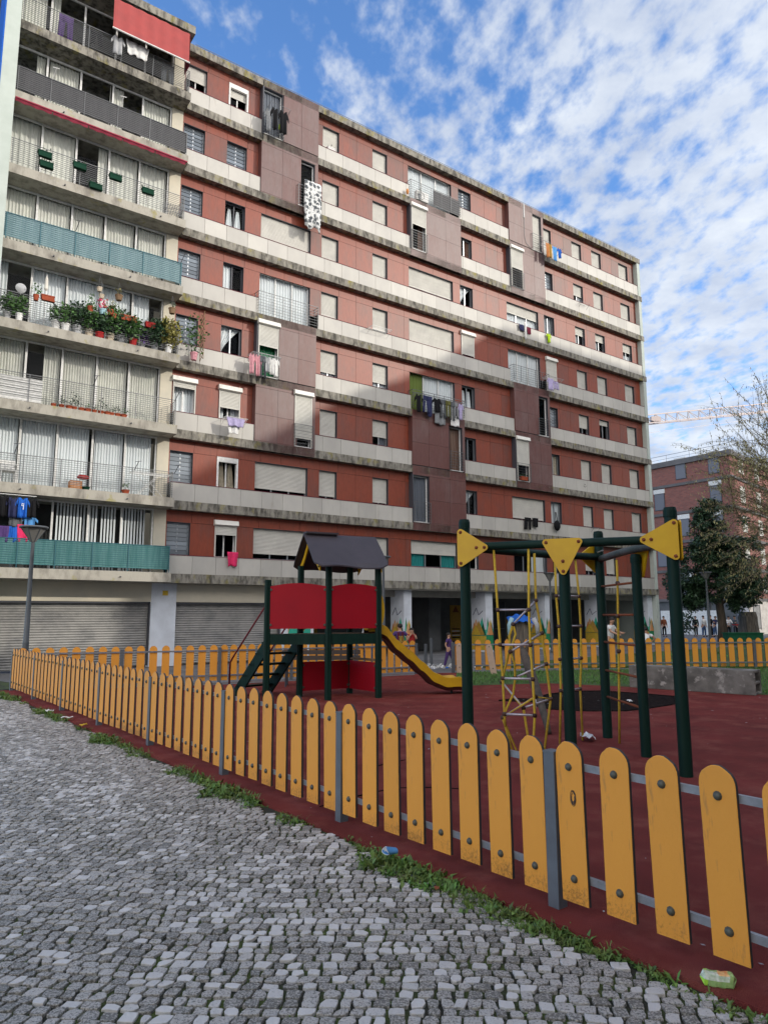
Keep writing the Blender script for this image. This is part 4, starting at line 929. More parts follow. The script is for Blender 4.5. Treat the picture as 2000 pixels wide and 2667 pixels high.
def brace(pend,pr_,off):
    # yellow curved gable brace
    n=Vector((r1.y,-r1.x,0)); s=MB()
    for sg in (1,-1):
        pts=[]
        for i in range(9):
            f=i/8; c=mL if off<0 else mR
            pts.append(tl(c+r1*off*.13+n*sg*(.06+.56*f))+Vector((0,0,3.38-.62*f-.06*math.sin(math.pi*f))))
        up=[p+Vector((0,0,.06)) for p in pts]; dn=[p-Vector((0,0,.085)) for p in pts]
        s.prism(up+dn[::-1],r1*.025,.5)
    o=s.build('gable_brace',M['yelp'],TW)
    s=MB()
    for sg in (1,-1): c=tl((mL if off<0 else mR)+r1*(off*.13-.01)+n*sg*.6)+Vector((0,0,2.77)); s.ball(c,.022,6)
    s.build('bolt',M['bolt'],o)
brace(0,0,-1); brace(0,0,1)
# stairs
sd=Vector((-.80,.60,0)); topL,topR=P1+Vector((.05,.06,0)),P4+Vector((-.02,0,0))
sd=Vector((-(P4-P1).normalized().y,(P4-P1).normalized().x,0)); run=1.18
for tp in (P1+(P4-P1)*.04,P1+(P4-P1)*.98):
    s=MB(); a=tp-TO; n=(P4-P1).normalized()
    s.prism([a+sd*.02+Vector((0,0,1.36)),a+sd*.02+Vector((0,0,1.02)),a+sd*(run-.18)+Vector((0,0,0)),a+sd*(run+.16)+Vector((0,0,0))],n*.05,.5); s.build('stringer',M['gpaint'],TW)
for i in range(5):
    f=(i+.6)/5.4; c=P1+(P4-P1)*.5-TO+sd*(run*f)+Vector((0,0,1.3*(1-f)+.02)); s=MB(); s.obox(c,(P4-P1)*.46,sd*.1,Vector((0,0,.02)),.5); s.build('step',M['gpaint'],TW)
for tp in (P1-(P4-P1)*.02,P1+(P4-P1)*1.02):
    s=MB(); a=tp-TO
    s.tube([a+sd*.0+Vector((0,0,2.0)),a+sd*(run*.98)+Vector((0,0,.86)),a+sd*(run+.1)+Vector((0,0,.72)),a+sd*(run+.12)+Vector((0,0,.0))],.021,8); s.build('handrail',M['redmetal'],TW,smooth=True)
# slide
mS=(P3+P5)*.5+Vector((.02,.0,0)); mE=Vector((1.85,16.45,0)); sdv=(mE-mS).normalized(); sn=Vector((sdv.y,-sdv.x,0)); Ls=(mE-mS).length
mS=P3.lerp(P5,.42)
prof=[(0,1.42),(.07,1.43),(.16,1.34),(.28,1.02),(.40,.80),(.52,.55),(.64,.30),(.76,.19),(.88,.20),(.96,.16),(1.0,.07)]
def sp(f):
    for (a,za),(b,zb) in zip(prof,prof[1:]):
        if f<=b: 
            k=(f-a)/(b-a); k=k*k*(3-2*k)*.5+k*.5; return za+(zb-za)*k
    return prof[-1][1]
SH=.17
s=MB(); sec=[(-.27,SH+.0),(-.255,SH+.012),(-.235,SH),(-.22,.03),(-.15,0),(.15,0),(.22,.03),(.235,SH),(.255,SH+.012),(.27,SH)]
NS=40; b0=0
for i in range(NS+1):
    f=i/NS; c=mS-TO+sdv*Ls*f; z=sp(f); hh=1-.65*max(0,(f-.9)/.1)
    for y,h in sec: s.v.append(tuple(c+sn*y+Vector((0,0,z+h*hh))))
ns_=len(sec)
for i in range(NS):
    for j in range(ns_-1): q=i*ns_+j; s.face([q,q+1,q+ns_+1,q+ns_],.5)
sl=s.build('slide',M['slide'],TW,smooth=True)
s=MB()
for i in range(NS+1):
    f=i/NS; c=mS-TO+sdv*Ls*f; z=sp(f)
    for y,h in ((-.268,SH-.04),(-.22,-.11),(.22,-.11),(.268,-.02)): s.v.append(tuple(c+sn*y+Vector((0,0,z+h*(1-.65*max(0,(f-.9)/.1))))))
for i in range(NS):
    for j in range(3): q=i*4+j; s.face([q,q+1,q+5,q+4],.5)
s.build('slide_underside',M['slided'],sl)
s=MB()
for i in range(NS+1):
    f=i/NS; c=mS-TO+sdv*Ls*f; z=sp(f); hh=1-.65*max(0,(f-.9)/.1)
    for h in (SH+.004,-.03): s.v.append(tuple(c+sn*.274+Vector((0,0,z+h*hh))))
for i in range(NS): s.face([i*2,i*2+1,i*2+3,i*2+2],.5)
s.build('slide_edge_band',M['slide'],sl,smooth=True)
s=MB(); c=mS-TO+sdv*Ls*.84; s.tube([c+Vector((0,0,0)),c+Vector((0,0,.15))],.03,6); s.build('slide_foot',M['dkframe'],sl)
s=MB()
for sg in (-1,1):
    c=P3.lerp(P5,.42)-TO+sdv*.20+sn*sg*.33
    s.prism([c+sdv*(.02+.12*math.sin(t_)*(1 if t_<3.2 else .3))+Vector((0,0,1.86+.36*-math.cos(t_)*(1))) for t_ in np.linspace(0,3.14,9)]+[c-sdv*.02+Vector((0,0,2.2)),c-sdv*.02+Vector((0,0,1.45))],sn*.02,.5)
s.build('yellow_guard',M['yelp'],TW)
# ================================================================ CLIMBING FRAME
CA,CC,CE=Vector((1.02,8.85,0)),Vector((3.29,7.99,0)),Vector((3.2,10.43,0))
CBm=(CA+CC)/2; CDm=CE.lerp(CC,.56)
CF=empty('climbing_frame',(2.5,9.1,0),0,'triangular climbing frame with dark green posts, yellow corner plates and rope ladders','climbing frame'); CO=Vector((2.5,9.1,0))
def cpost(p,h,r_):
    s=MB(); n=16; rr=[r_*(1-.10*(j in(3,)) ) for j in range(n)]
    for z,k in ((-.1,1),(.3,1.0),(1.2,.985),(2.2,.97),(h-.03,.96),(h,.85)):
        for j in range(n): a=6.2832*j/n+1.0; q=rr[j]*k*(1+.012*math.sin(z*3+j)); s.v.append((q*math.cos(a),q*math.sin(a),z))
    for i in range(5):
        for j in range(n): s.face([i*n+j,i*n+(j+1)%n,(i+1)*n+(j+1)%n,(i+1)*n+j],.5)
    s.face([5*n+j for j in range(n)],.5); o=s.build('post',M['gpaint'],CF,smooth=True); o.location=p-CO
    c=MB(); c.lathe([(r_*1.06,h-.09),(r_*1.06,h-.02),(r_*.9,h+.02),(.005,h+.03)],n=14); q=c.build('post_cap',M['gpaint'],o,smooth=False); return o
for p,h,r_ in ((CA,2.93,.068),(CC,2.95,.072),(CE,2.96,.068),(CBm,2.5,.068),(CDm,2.5,.065)): cpost(p,h,r_)
M['greybeam']=mat('worn_grey_beam',(.09,.095,.09),.6,col2=(.03,.05,.045),scale=4,rv=.05,bump=.4,bscale=14)
def cbeam(p,q,z,m,sag=0,r_=.052):
    s=MB(); s.tube([p.lerp(q,f)-CO+Vector((0,0,z-sag*math.sin(math.pi*f))) for f in np.linspace(.0,1,9)],r_,12,.5); return s.build('beam',m,CF,smooth=True)
cbeam(CA,CC,2.60,M['gpaint']); cbeam(CA,CE,2.60,M['gpaint'],.02); cbeam(CE,CC,2.56,M['greybeam'],-.03,.05)
def plate(p,q,kind,side,z=2.6):
    """rounded triangle plate in the plane p-q ; kind L: at p pointing to q ; R ; T: over middle"""
    d=(q-p).normalized(); n=Vector((d.y,-d.x,0))*side
    tri={'L':[(-.03,z+.18),(-.03,z-.21),(.27,z-.02)],'R':[(.03,z+.18),(.03,z-.20),(-.30,z)],'T':[(-.19,z+.01),(.19,z+.01),(.0,z-.34)]}[kind]
    cen=Vector((sum(x for x,_ in tri)/3,sum(y for _,y in tri)/3)); pts=[]
    K=len(tri)
    for i,(x,y) in enumerate(tri):
        v=Vector((x,y)); a=(Vector(tri[i-1])-v).normalized(); b=(Vector(tri[(i+1)%K])-v).normalized(); bis=-(a+b).normalized()
        th0=math.atan2(bis.y,bis.x); spn=(math.pi-math.acos(max(-1,min(1,a.dot(b)))))/2
        sg=1 if (Vector(tri[i-1])-v).cross(Vector(tri[(i+1)%K])-v)<0 else -1
        for f in np.linspace(-1,1,7): pts.append((x+.042*math.cos(th0+sg*f*spn),y+.042*math.sin(th0+sg*f*spn)))
    s=MB(); base=p-CO+n*.072
    s.prism([base+d*x+Vector((0,0,y)) for x,y in pts],n*.02,.5); o=s.build('corner_plate',M['yelp'],CF)
    s=MB(); tr=list(tri); 
    e={'L':(.17,z-.02),'R':(-.22,z),'T':(.0,z-.22)}[kind]
    for x,y in tr+[e]: s=MB(); c=base+d*x+Vector((0,0,y))+n*.02; s.tube([c,c+n*.012,c+n*.018],[.022,.018,.006],8); s.build('bolt',M['rust'],o)
    return o
plate(CA,CC,'L',1); plate(CC,CC+(CC-CA),'R',1); plate(CBm,CC,'T',1)
plate(CE,CE+(CE-CA),'R',-1); plate(CC,CC+(CC-CE),'R',-1); plate(CDm,CC,'T',-1)
# rope ladders
M['rope']=mat('yellow_rope',(.60,.40,.035),.8,rv=.08,col2=(.46,.30,.03),scale=30,bump=.5,bscale=90)
M['rung']=mat('pale_metal_rung',(.50,.48,.52),.35,.4,rv=.08,col2=(.38,.33,.36),scale=20)
M['joint']=mat('brown_rope_joint',(.07,.035,.025),.6,rv=.1)
def PL2(p,q): d=(q-p).normalized(); return lambda x,z,o=0: p-CO+d*x+Vector((0,0,z))+Vector((d.y,-d.x,0))*o
def rope(pts,nm='rope',r_=.016): s=MB(); s.tube(pts,r_,6); return s.build(nm,M['rope'],CF,smooth=True)
def rung(a,b,m='rung'):
    s=MB(); s.tube([a,b],.014,8); o=s.build('rung',M[m],CF,smooth=True)
    for c in (a,b): s=MB(); s.ball(c,.03,6); s.build('joint',M['joint'],o,smooth=True)
f=PL2(CA,CC)
rope([f(.37,2.55),f(.40,1.81),f(.42,1.39),f(.44,.99),f(.45,.56),f(.455,.42)]); rope([f(.80,2.55),f(.78,1.81),f(.785,1.39),f(.80,1.0),f(.81,.57),f(.79,.34),f(.80,.0,.0)])
for x0,x1,z in ((.40,.78,1.81),(.42,.785,1.39),(.44,.80,.99),(.45,.81,.57)): rung(f(x0,z),f(x1,z))
# net between the front ladder and inner hanging ropes
g1=lambda x,y,z: Vector((x,y,z))-CO
nodes=dict(a=(1.93,9.0,1.93),b=(1.62,8.95,1.63),c=(1.98,8.95,1.52),d=(1.55,8.8,1.30),e=(2.02,8.95,1.14),f=(1.62,8.9,.98),g=(2.05,8.9,.72),h=(1.70,8.85,.62),i=(1.80,8.6,.78),j=(1.50,9.2,.9),k=(1.45,8.9,.5))
nodes={k:Vector(v) for k,v in nodes.items()}
def nd(k): return nodes[k]-CO
for a,b in (('a','b'),('c','d'),('e','f'),('g','h'),('i','k'),('j','h')): rung(nd(a),nd(b))
rung(f(.81,.57),nd('i'))
rope([nd('a')+Vector((0,0,.6)),nd('a'),nd('c'),nd('e'),nd('g'),g1(1.9,8.75,.02)])
rope([nd('b'),nd('b')+Vector((.03,.0,-.12)),nd('d'),nd('d')+Vector((.05,0,-.15)),nd('f'),nd('f')+Vector((-.03,0,-.2)),nd('k'),g1(1.55,8.8,.1)])
rope([nd('b'),nd('b')+Vector((-.05,0,-.15)),nd('d')+Vector((.0,0,.05)),nd('j'),nd('h'),g1(1.75,8.7,.03)])
rope([nd('i'),nd('k'),g1(1.62,8.7,.03)]); rope([nd('h'),nd('g'),nd('i')],r_=.011)
f=PL2(CA,CE)
rope([f(1.70,2.55),f(1.70,2.0),f(1.73,1.6),f(1.73,1.14),f(1.72,.72),f(1.66,.02)]); rope([f(2.14,2.55),f(2.19,2.02),f(2.20,1.6),f(2.18,1.14),f(2.13,.72),f(2.14,.02)])
for x0,x1,z in ((1.70,2.19,2.01),(1.73,2.2,1.59),(1.73,2.18,1.14),(1.72,2.13,.72)): rung(f(x0,z),f(x1,z))
f=PL2(CE,CC)
rope([f(.70,2.5),f(.69,2.18),f(.64,1.73),f(.60,1.25),f(.53,.6),f(.46,.0)],r_=.016)
for x,z in ((.69,2.18),(.64,1.73),(.60,1.25)): s=MB(); s.ball(f(x,z),.034,7); s.build('joint',M['joint'],CF,smooth=True)
for z in (2.16,1.745,1.355,.955,.58):
    s=MB(); s.tube([CE-CO+Vector((0,0,z)),CDm-CO+Vector((0,0,z))],.016,8); s.build('fixed_rung',M['rust'],CF,smooth=True)
s=MB(); s.tube([f(.1,2.66,.05),f(.3,2.67,.05)],.012,5); s.build('steel_strip',M['alu'],CF)
# leaning log, thorny debris, hole
s=MB()
o=empty('broken_branch',(2.45,12.0,0),0,'broken rough branch leaning in the rope ladders','branch')
Lp=[Vector((2.55,13.3,1.18)),Vector((2.54,13.0,1.05)),Vector((2.53,12.4,.75)),Vector((2.50,11.7,.45)),Vector((2.45,11.0,.15)),Vector((2.42,10.7,.02))]
s.tube([p-Vector((2.45,12,0)) for p in Lp],[.025,.075,.085,.07,.05,.04],9); s.tube([Vector((.12,1.0,1.04)),Vector((.22,1.2,1.35))],[.05,.012],6); s.build('wood',M['bark'],o,smooth=True)
# ================================================================ CONCRETE BLOCK
M['conc']=mat('block_concrete',(.20,.185,.165),.9,col2=(.085,.08,.07),scale=2.2,rv=.03,bump=.6,bscale=16,col3=(.33,.31,.28),scale3=4,lo3=.56,hi3=.64)
c0=Vector((5.95,17.48,0)); c1=Vector((8.05,15.62,0)); cdv=(c1-c0); cl=cdv.length; cdv.normalize(); cn=Vector((-cdv.y,cdv.x,0))
o=empty('concrete_beam',tuple(c0),math.atan2(cdv.y,cdv.x),'rough grey hollow concrete beam lying beyond the climbing frame','concrete beam')
s=MB(); s.mi=0
def hole_face(x,y0,y1,z0,z1):
    pass
s.box(0,cl,0,.06,0,.53,.5); s.box(0,cl-.02,.061,.44,.47,.527,.5); s.box(0,cl,.44,.5,0,.53,.5); s.box(0,cl-.02,.061,.44,0,.05,.5); s.box(0,cl-.3,.061,.44,.05,.47,.5)
s.box(cl-.07,cl-.004,.061,.44,.23,.29,.5)
s.box(cl-.06,cl,.0,.06,0,.2,.5) if False else None
ob=s.build('concrete',M['conc'],o); bv=ob.modifiers.new('b','BEVEL'); bv.width=.012; bv.segments=2
# bench behind the tower
o=empty('park_bench',(-1.6,18.0,0),.05,'brown slatted park bench behind the play tower','bench'); s=MB()
for z,y in ((.62,.26),(.76,.28)): s.box(-1.0,1.0,y,y+.03,z,z+.11,.5)
s.build('backrest',M['benchwood'],o); s=MB(); [s.box(-1.0,1.0,y,y+.1,.42,.45) for y in (-.2,-.05,.1)]; s.build('seat',M['benchwood'],o)
for x in (-.85,.85):
    s=MB(); s.tube([(x,-.2,0),(x,-.2,.6),(x,.1,.64),(x,.25,.6)],.025,6); s.tube([(x,.25,0),(x,.25,.5),(x,.3,.88)],.025,6); s.build('bench_leg',M['dkframe'],o)
# ================================================================ LAMPS
M['lamp']=mat('lamp_grey_paint',(.10,.11,.12),.5,.2,rv=.03,col2=(.08,.09,.10),scale=4)
M['lampg']=mat('lamp_diffuser',(.16,.16,.15),.5,rv=.03)
def lamp(x,y,h,label,w=.36,vis=True):
    o=empty('street_lamp',(x,y,-.1),0,label,'street lamp','conical street lamps')
    s=MB(); s.lathe([(.10,0),(.10,.05),(.085,.1),(.08,1.15),(.082,1.17),(.072,1.2),(.045,h-.42),(.05,h-.40)],n=12); s.build('pole',M['lamp'],o,smooth=True)
    s=MB(); s.lathe([(.055,h-.42),(w*.82,h-.06)],n=6); s.build('lamp_diffuser',M['lampg'],o)
    s=MB()
    for j in range(6):
        a=6.2832*(j+.5)/6; s.tube([(.055*math.cos(a),.055*math.sin(a),h-.42),(w*.84*math.cos(a),w*.84*math.sin(a),h-.055)],.014,4)
    s.lathe([(w,h-.05),(w*1.03,h-.03),(w*.98,h),(.01,h+.02)],n=12); s.build('lamp_hood',M['lamp'],o)
lamp(-9.35,18.6,4.22,'tall street lamp in front of the left garage door')
lamp(8.35,35.5,3.95,'street lamp in front of the painted columns, seen through the climbing frame',.3)
lamp(19.2,42,4.35,'street lamp by the dark tree on the right',.34)
lamp(-.03,27,4.1,'street lamp mostly hidden by the play tower roof',.3)
# ================================================================ LITTER, BOLLARDS, STUMPS
o=empty('paper_cup',(.08,5.34,.075),0,'crushed blue paper cup on the weeds','paper cup'); o.rotation_euler=(math.radians(82),math.radians(6),math.radians(-62)); 
s=MB(); n=18
for z,r_ in ((0,.030),(.085,.040)):
    for j in range(n): a=6.2832*j/n; s.v.append((r_*math.cos(a),r_*math.sin(a)*.62,z+(.012*math.sin(2*a) if z else 0)))
for j in range(n): s.face([j,(j+1)%n,n+(j+1)%n,n+j],.5)
s.face(list(range(n-1,-1,-1)),.5); ob=s.build('cup_wall',M['skyblue'],o,smooth=False); ob.modifiers.new('t','SOLIDIFY').thickness=.0012
s=MB(); s.tube([(.0402*math.cos(6.2832*j/n),.0402*math.sin(6.2832*j/n)*.62,.085+.012*math.sin(2*6.2832*j/n)) for j in range(n+1)],.0018,5); s.build('cup_rim',M['white'],o)
s=MB()
for z,r_ in ((0.002,.0285),(.084,.0385)):
    for j in range(n): a=6.2832*j/n; s.v.append((r_*math.cos(a),r_*math.sin(a)*.62,z+(.012*math.sin(2*a) if z>.01 else 0)))
for j in range(n): s.face([n+j,n+(j+1)%n,(j+1)%n,j],.5)
s.build('cup_inside',M['white'],o)
# juice carton
o=empty('juice_carton',(1.585,3.63,.035),math.radians(-15),'crumpled green and orange juice carton beside the fence','juice carton'); s=MB()
def jc(a,b):
    th=b*6.2832; c_=math.cos(th); s_=math.sin(th); q=1 if 0<a<1 else .05; kk=1+.05*math.sin(a*23+th*3)
    return ((a-.5)*.155+.004*math.sin(th*3),q*kk*.024*math.copysign(abs(c_)**.35,c_),q*kk*.031*math.copysign(abs(s_)**.35,s_)-.006*math.sin(a*3.1))
s.grid(jc,10,12); 
for i in range(len(s.f)): a=(i%10)/10; b=(i//10)/12; s.m[i]=1 if (.45<a<.75 and .05<b<.35) else 2 if (b<.5 and .2<b and a<.8) else 3 if a<.12 else 0
s.build('carton',[mat('carton_green',(.18,.30,.10),.35,rv=.3,col2=(.30,.42,.16),scale=30),mat('carton_orange',(.62,.22,.08),.35,rv=.2,col2=(.6,.45,.2),scale=40),mat('carton_white',(.6,.62,.55),.35,rv=.2,col2=(.35,.45,.3),scale=50),mat('carton_lime',(.30,.55,.05),.35,rv=.1)],o)
def scrap(name,label,cat,x,y,z,sz,m,sd):
    r=random.Random(sd); o=empty(name,(x,y,z),r.uniform(0,6),label,cat); s=MB()
    h=[[r.uniform(0,.5) for _ in range(5)] for _ in range(5)]
    s.grid(lambda a,b:((a-.5)*sz*(1+.3*h[int(b*4)][int(a*4)]),(b-.5)*sz*.6,sz*.5*h[int(b*4)][int(a*4)]),4,4); s.build('scrap',M[m],o); return o
scrap('paper_scrap','white crumpled tissue on the weeds near the far left','paper scrap',-5.35,12.2,.04,.16,'white',1)
scrap('paper_scrap','upright torn white paper left of the tissue','paper scrap',-6.0,12.95,.06,.14,'white',2)
scrap('snack_wrapper','yellow and black snack wrapper at the left kerb','wrapper',-4.72,11.35,.05,.13,'yellow',3)
scrap('plastic_bag','torn white rag by the back post of the climbing frame','rag',2.85,10.2,.03,.30,'white',4)
scrap('plastic_bag','white paper lying in the dark hole','paper scrap',4.9,14.4,.03,.16,'white',5)
scrap('paper_scrap','brown leaf scrap on the cobbles','leaf',.33,4.75,.03,.05,'rust',6)
o=empty('drinking_straw',(-.62,5.72,.03),.3,'thin white straw on the cobbles','straw'); s=MB(); s.tube([(-.1,0,0),(.1,0,.004)],.003,5); s.build('straw',M['white'],o)
s=MB()
for i in range(150):
    x=R.uniform(-2,12); y=R.uniform(9,17.5); a=R.uniform(0,3); d=Vector((math.cos(a),math.sin(a),0))*R.uniform(.01,.035); e=Vector((-d.y,d.x,0))*.5; c=Vector((x,y,.012)); s.poly([c-d,c+e,c+d,c-e])
for i in range(60):
    t_=R.uniform(-1,6)*2.2; q=FA+FD*t_+Vector((.785,.62,0))*R.uniform(-.3,1.5); a=R.uniform(0,3); d=Vector((math.cos(a),math.sin(a),0))*R.uniform(.006,.016); e=Vector((-d.y,d.x,0))*.5; c=Vector((q.x,q.y,.012)); s.poly([c-d,c+e,c+d,c-e])
tag(s.build('fallen_petals',M['lgrey']),'tiny pale leaf scraps scattered over the red floor','litter',kind='stuff')
s=MB(); rr=random.Random(3)
for i in range(120): x=rr.gauss(1.7,.9); y=rr.uniform(23.2,25); l=rr.uniform(.03,.12); c=Vector((x,y,.05)); d=Vector((rr.uniform(-1,1),rr.uniform(-1,1),.3)).normalized()*l; e=Vector((-d.y,d.x,.2)).normalized()*l*.5; s.poly([c-d,c+e,c+d,c-e])
tag(s.build('torn_paper',M['white']),'torn white paper strewn in the gate gap','litter',kind='stuff')
for x,y,h,lb in ((1.72,26.2,.95,'round grey metal bollard in the gate gap'),(1.42,24.6,.8,'low bollard wrapped in torn paper')):
    o=empty('bollard',(x,y,-.05),0,lb,'bollard'); s=MB(); s.lathe([(.055,0),(.055,h),(.045,h+.01),(.005,h+.012)],n=10); s.build('tube',M['lamp'],o)
def stump(x,y,h,r_,label,leanx=0):
    o=empty('tree_stump',(x,y,-.05),0,label,'tree stump'); s=MB(); n=14
    for i in range(7):
        z=h*i/6
        for j in range(n): a=6.2832*j/n; q=r_*(1+.12*math.sin(j*2.3)+.05*math.sin(z*4+j))*(1.1-.12*i/6 if i<6 else .8); s.v.append((q*math.cos(a)+leanx*z,q*math.sin(a),z))
    for i in range(6):
        for j in range(n): s.face([i*n+j,i*n+(j+1)%n,(i+1)*n+(j+1)%n,(i+1)*n+j],.5)
    s.face([6*n+j for j in range(n)],.5); s.build('wood',M['stump'],o,smooth=False)
stump(5.25,27.4,1.68,.34,'weathered tree stump with a blue and white jacket on top')
stump(23.6,46,1.95,.55,'weathered tree stump behind the far right fence')
o=empty('draped_jacket',(5.25,27.25,1.62),0,'blue and white jacket draped over the tree stump','jacket'); s=MB()
s.grid(lambda a,b:((a-.5)*.95,-.36*math.cos((a-.5)*2.6)+.1-.1*b+.6*(1-b)*.9,.16*math.cos((a-.5)*3)-.28*b*b+.03*math.sin(a*22)),18,8); s.build('body',M['blue'],o,smooth=True)
for sg in (-1,1): s=MB(); s.tube([(sg*.40,-.3,0),(sg*.52,-.36,-.25),(sg*.54,-.36,-.62)],[.09,.085,.06],8); s.build('sleeve',M['ltblue'] if sg<0 else M['lgrey'],o,smooth=True)
# ================================================================ GROUND
M['paving']=mat('grey_paving',(.16,.16,.165),.85,col2=(.10,.10,.105),scale=.8,rv=.05,col3=(.25,.25,.25),scale3=3,lo3=.6,hi3=.7,bump=.3,bscale=8)
M['lawn']=mat('lawn_soil',(.035,.075,.018),.9,col2=(.06,.10,.025),scale=3,rv=.05,bump=.8,bscale=20,col3=(.09,.075,.04),scale3=.9,lo3=.6,hi3=.72)
M['dirt']=mat('mossy_joint_soil',(.026,.027,.018),.95,col2=(.06,.085,.018),scale=5,rv=0,bump=.7,bscale=50,lo=.42,hi=.6)
def rubbermat():
    m=mat('red_rubber_floor',(.185,.037,.032),.9,col2=(.125,.028,.024),scale=1.1,rv=0,bump=.5,bscale=160,col3=(.23,.07,.055),scale3=1.7,lo3=.50,hi3=.75,spec=.08)
    nt=m.node_tree;n=nt.nodes;L=nt.links;b=n['Principled BSDF'];src=b.inputs['Base Color'].links[0].from_socket
    tc=n.new('ShaderNodeTexCoord'); t=n.new('ShaderNodeTexNoise'); t.inputs['Scale'].default_value=240; t.inputs['Detail'].default_value=2; L.new(tc.outputs['Object'],t.inputs['Vector'])
    r=n.new('ShaderNodeMapRange'); r.inputs[1].default_value=.3; r.inputs[2].default_value=.72; r.inputs[3].default_value=.62; r.inputs[4].default_value=1.45; L.new(t.outputs['Fac'],r.inputs[0])
    h=n.new('ShaderNodeHueSaturation'); L.new(src,h.inputs['Color']); L.new(r.outputs[0],h.inputs['Value']); L.new(h.outputs[0],b.inputs['Base Color']); return m
M['rubber']=rubbermat()
s=MB(); s.poly([(-600,-600,-.12),(600,-600,-.12),(600,900,-.12),(-600,900,-.12)]); tag(s.build('ground',M['paving']),kind='structure')
def sheet(name,pts,z,m,th=.05,kind='structure'):
    s=MB(); s.prism([(x,y,z-th) for x,y in pts],(0,0,th),.5); return tag(s.build(name,m),kind=kind)
Q=lambda k,o=0:(FA.x+FD.x*2.29*k-.785*o, FA.y+FD.y*2.29*k-.62*o)
sheet('playground_floor',[Q(-2.3,.2),Q(0,.19),Q(1,.21),Q(2,.20),Q(4,.22),Q(7.05,.2),(-4.3,18.9),(.9,21.75),(2.1,22.0),(7.2,23.2),(15,23.6),(16,0)][::-1],0,M['rubber'],.14)
def ppoly(pts,z,m,name):
    s=MB(); s.poly([(x,y,z) for x,y in pts],.5); return tag(s.build(name,m),kind='structure')
ppoly([(1.75,17.9),(2.7,18.1),(4.24,18.5),(5.9,17.6),(8.4,15.7),(12.5,15.9),(15,14.5),(15,23.5),(7.2,23.1),(2.2,21.9)],.004,M['lawn'],'lawn')
ppoly([(-9,17.6),(-4.3,18.75),(.9,21.6),(.9,21.2),(-4.3,18.3),(-8.7,17.0)],.004,M['paving'],'path')
sheet('lawn',[(3.5,25.5),(15,25),(40,27),(60,60),(33,61),(28,47),(11,33)],-.05,M['lawn'],.08)
# dark hole in the rubber, with lifted torn rim
M['hole']=mat('black_mulch',(.007,.006,.007),.95,spec=.03,col2=(.025,.018,.016),scale=9,rv=0,bump=1,bscale=30)
hp=[(2.35,14.8),(2.75,15.1),(3.1,15.0),(3.6,15.9),(4.3,16.5),(5.0,16.55),(5.8,15.9),(6.3,15.3),(6.0,14.5),(5.5,14.0),(5.0,13.6),(4.4,13.2),(3.7,13.2),(3.1,13.45),(2.9,14.0),(3.2,14.35),(2.9,14.6)]
ppoly(hp,.005,M['hole'],'worn_patch')
s=MB(); s.tube([(x,y,.004) for x,y in hp+hp[:1]],.022,5); 
for (xa,ya),(xb,yb) in (((-.6,6.8),(.1,7.5)),((.1,7.5),(.8,7.45)),((-.2,8.4),(.25,8.9))): s.tube([(xa,ya,.0),((xa+xb)/2,(ya+yb)/2+.03,.004),(xb,yb,.0)],.008,4)
tag(s.build('torn_floor_edge',M['hole']),kind='structure')
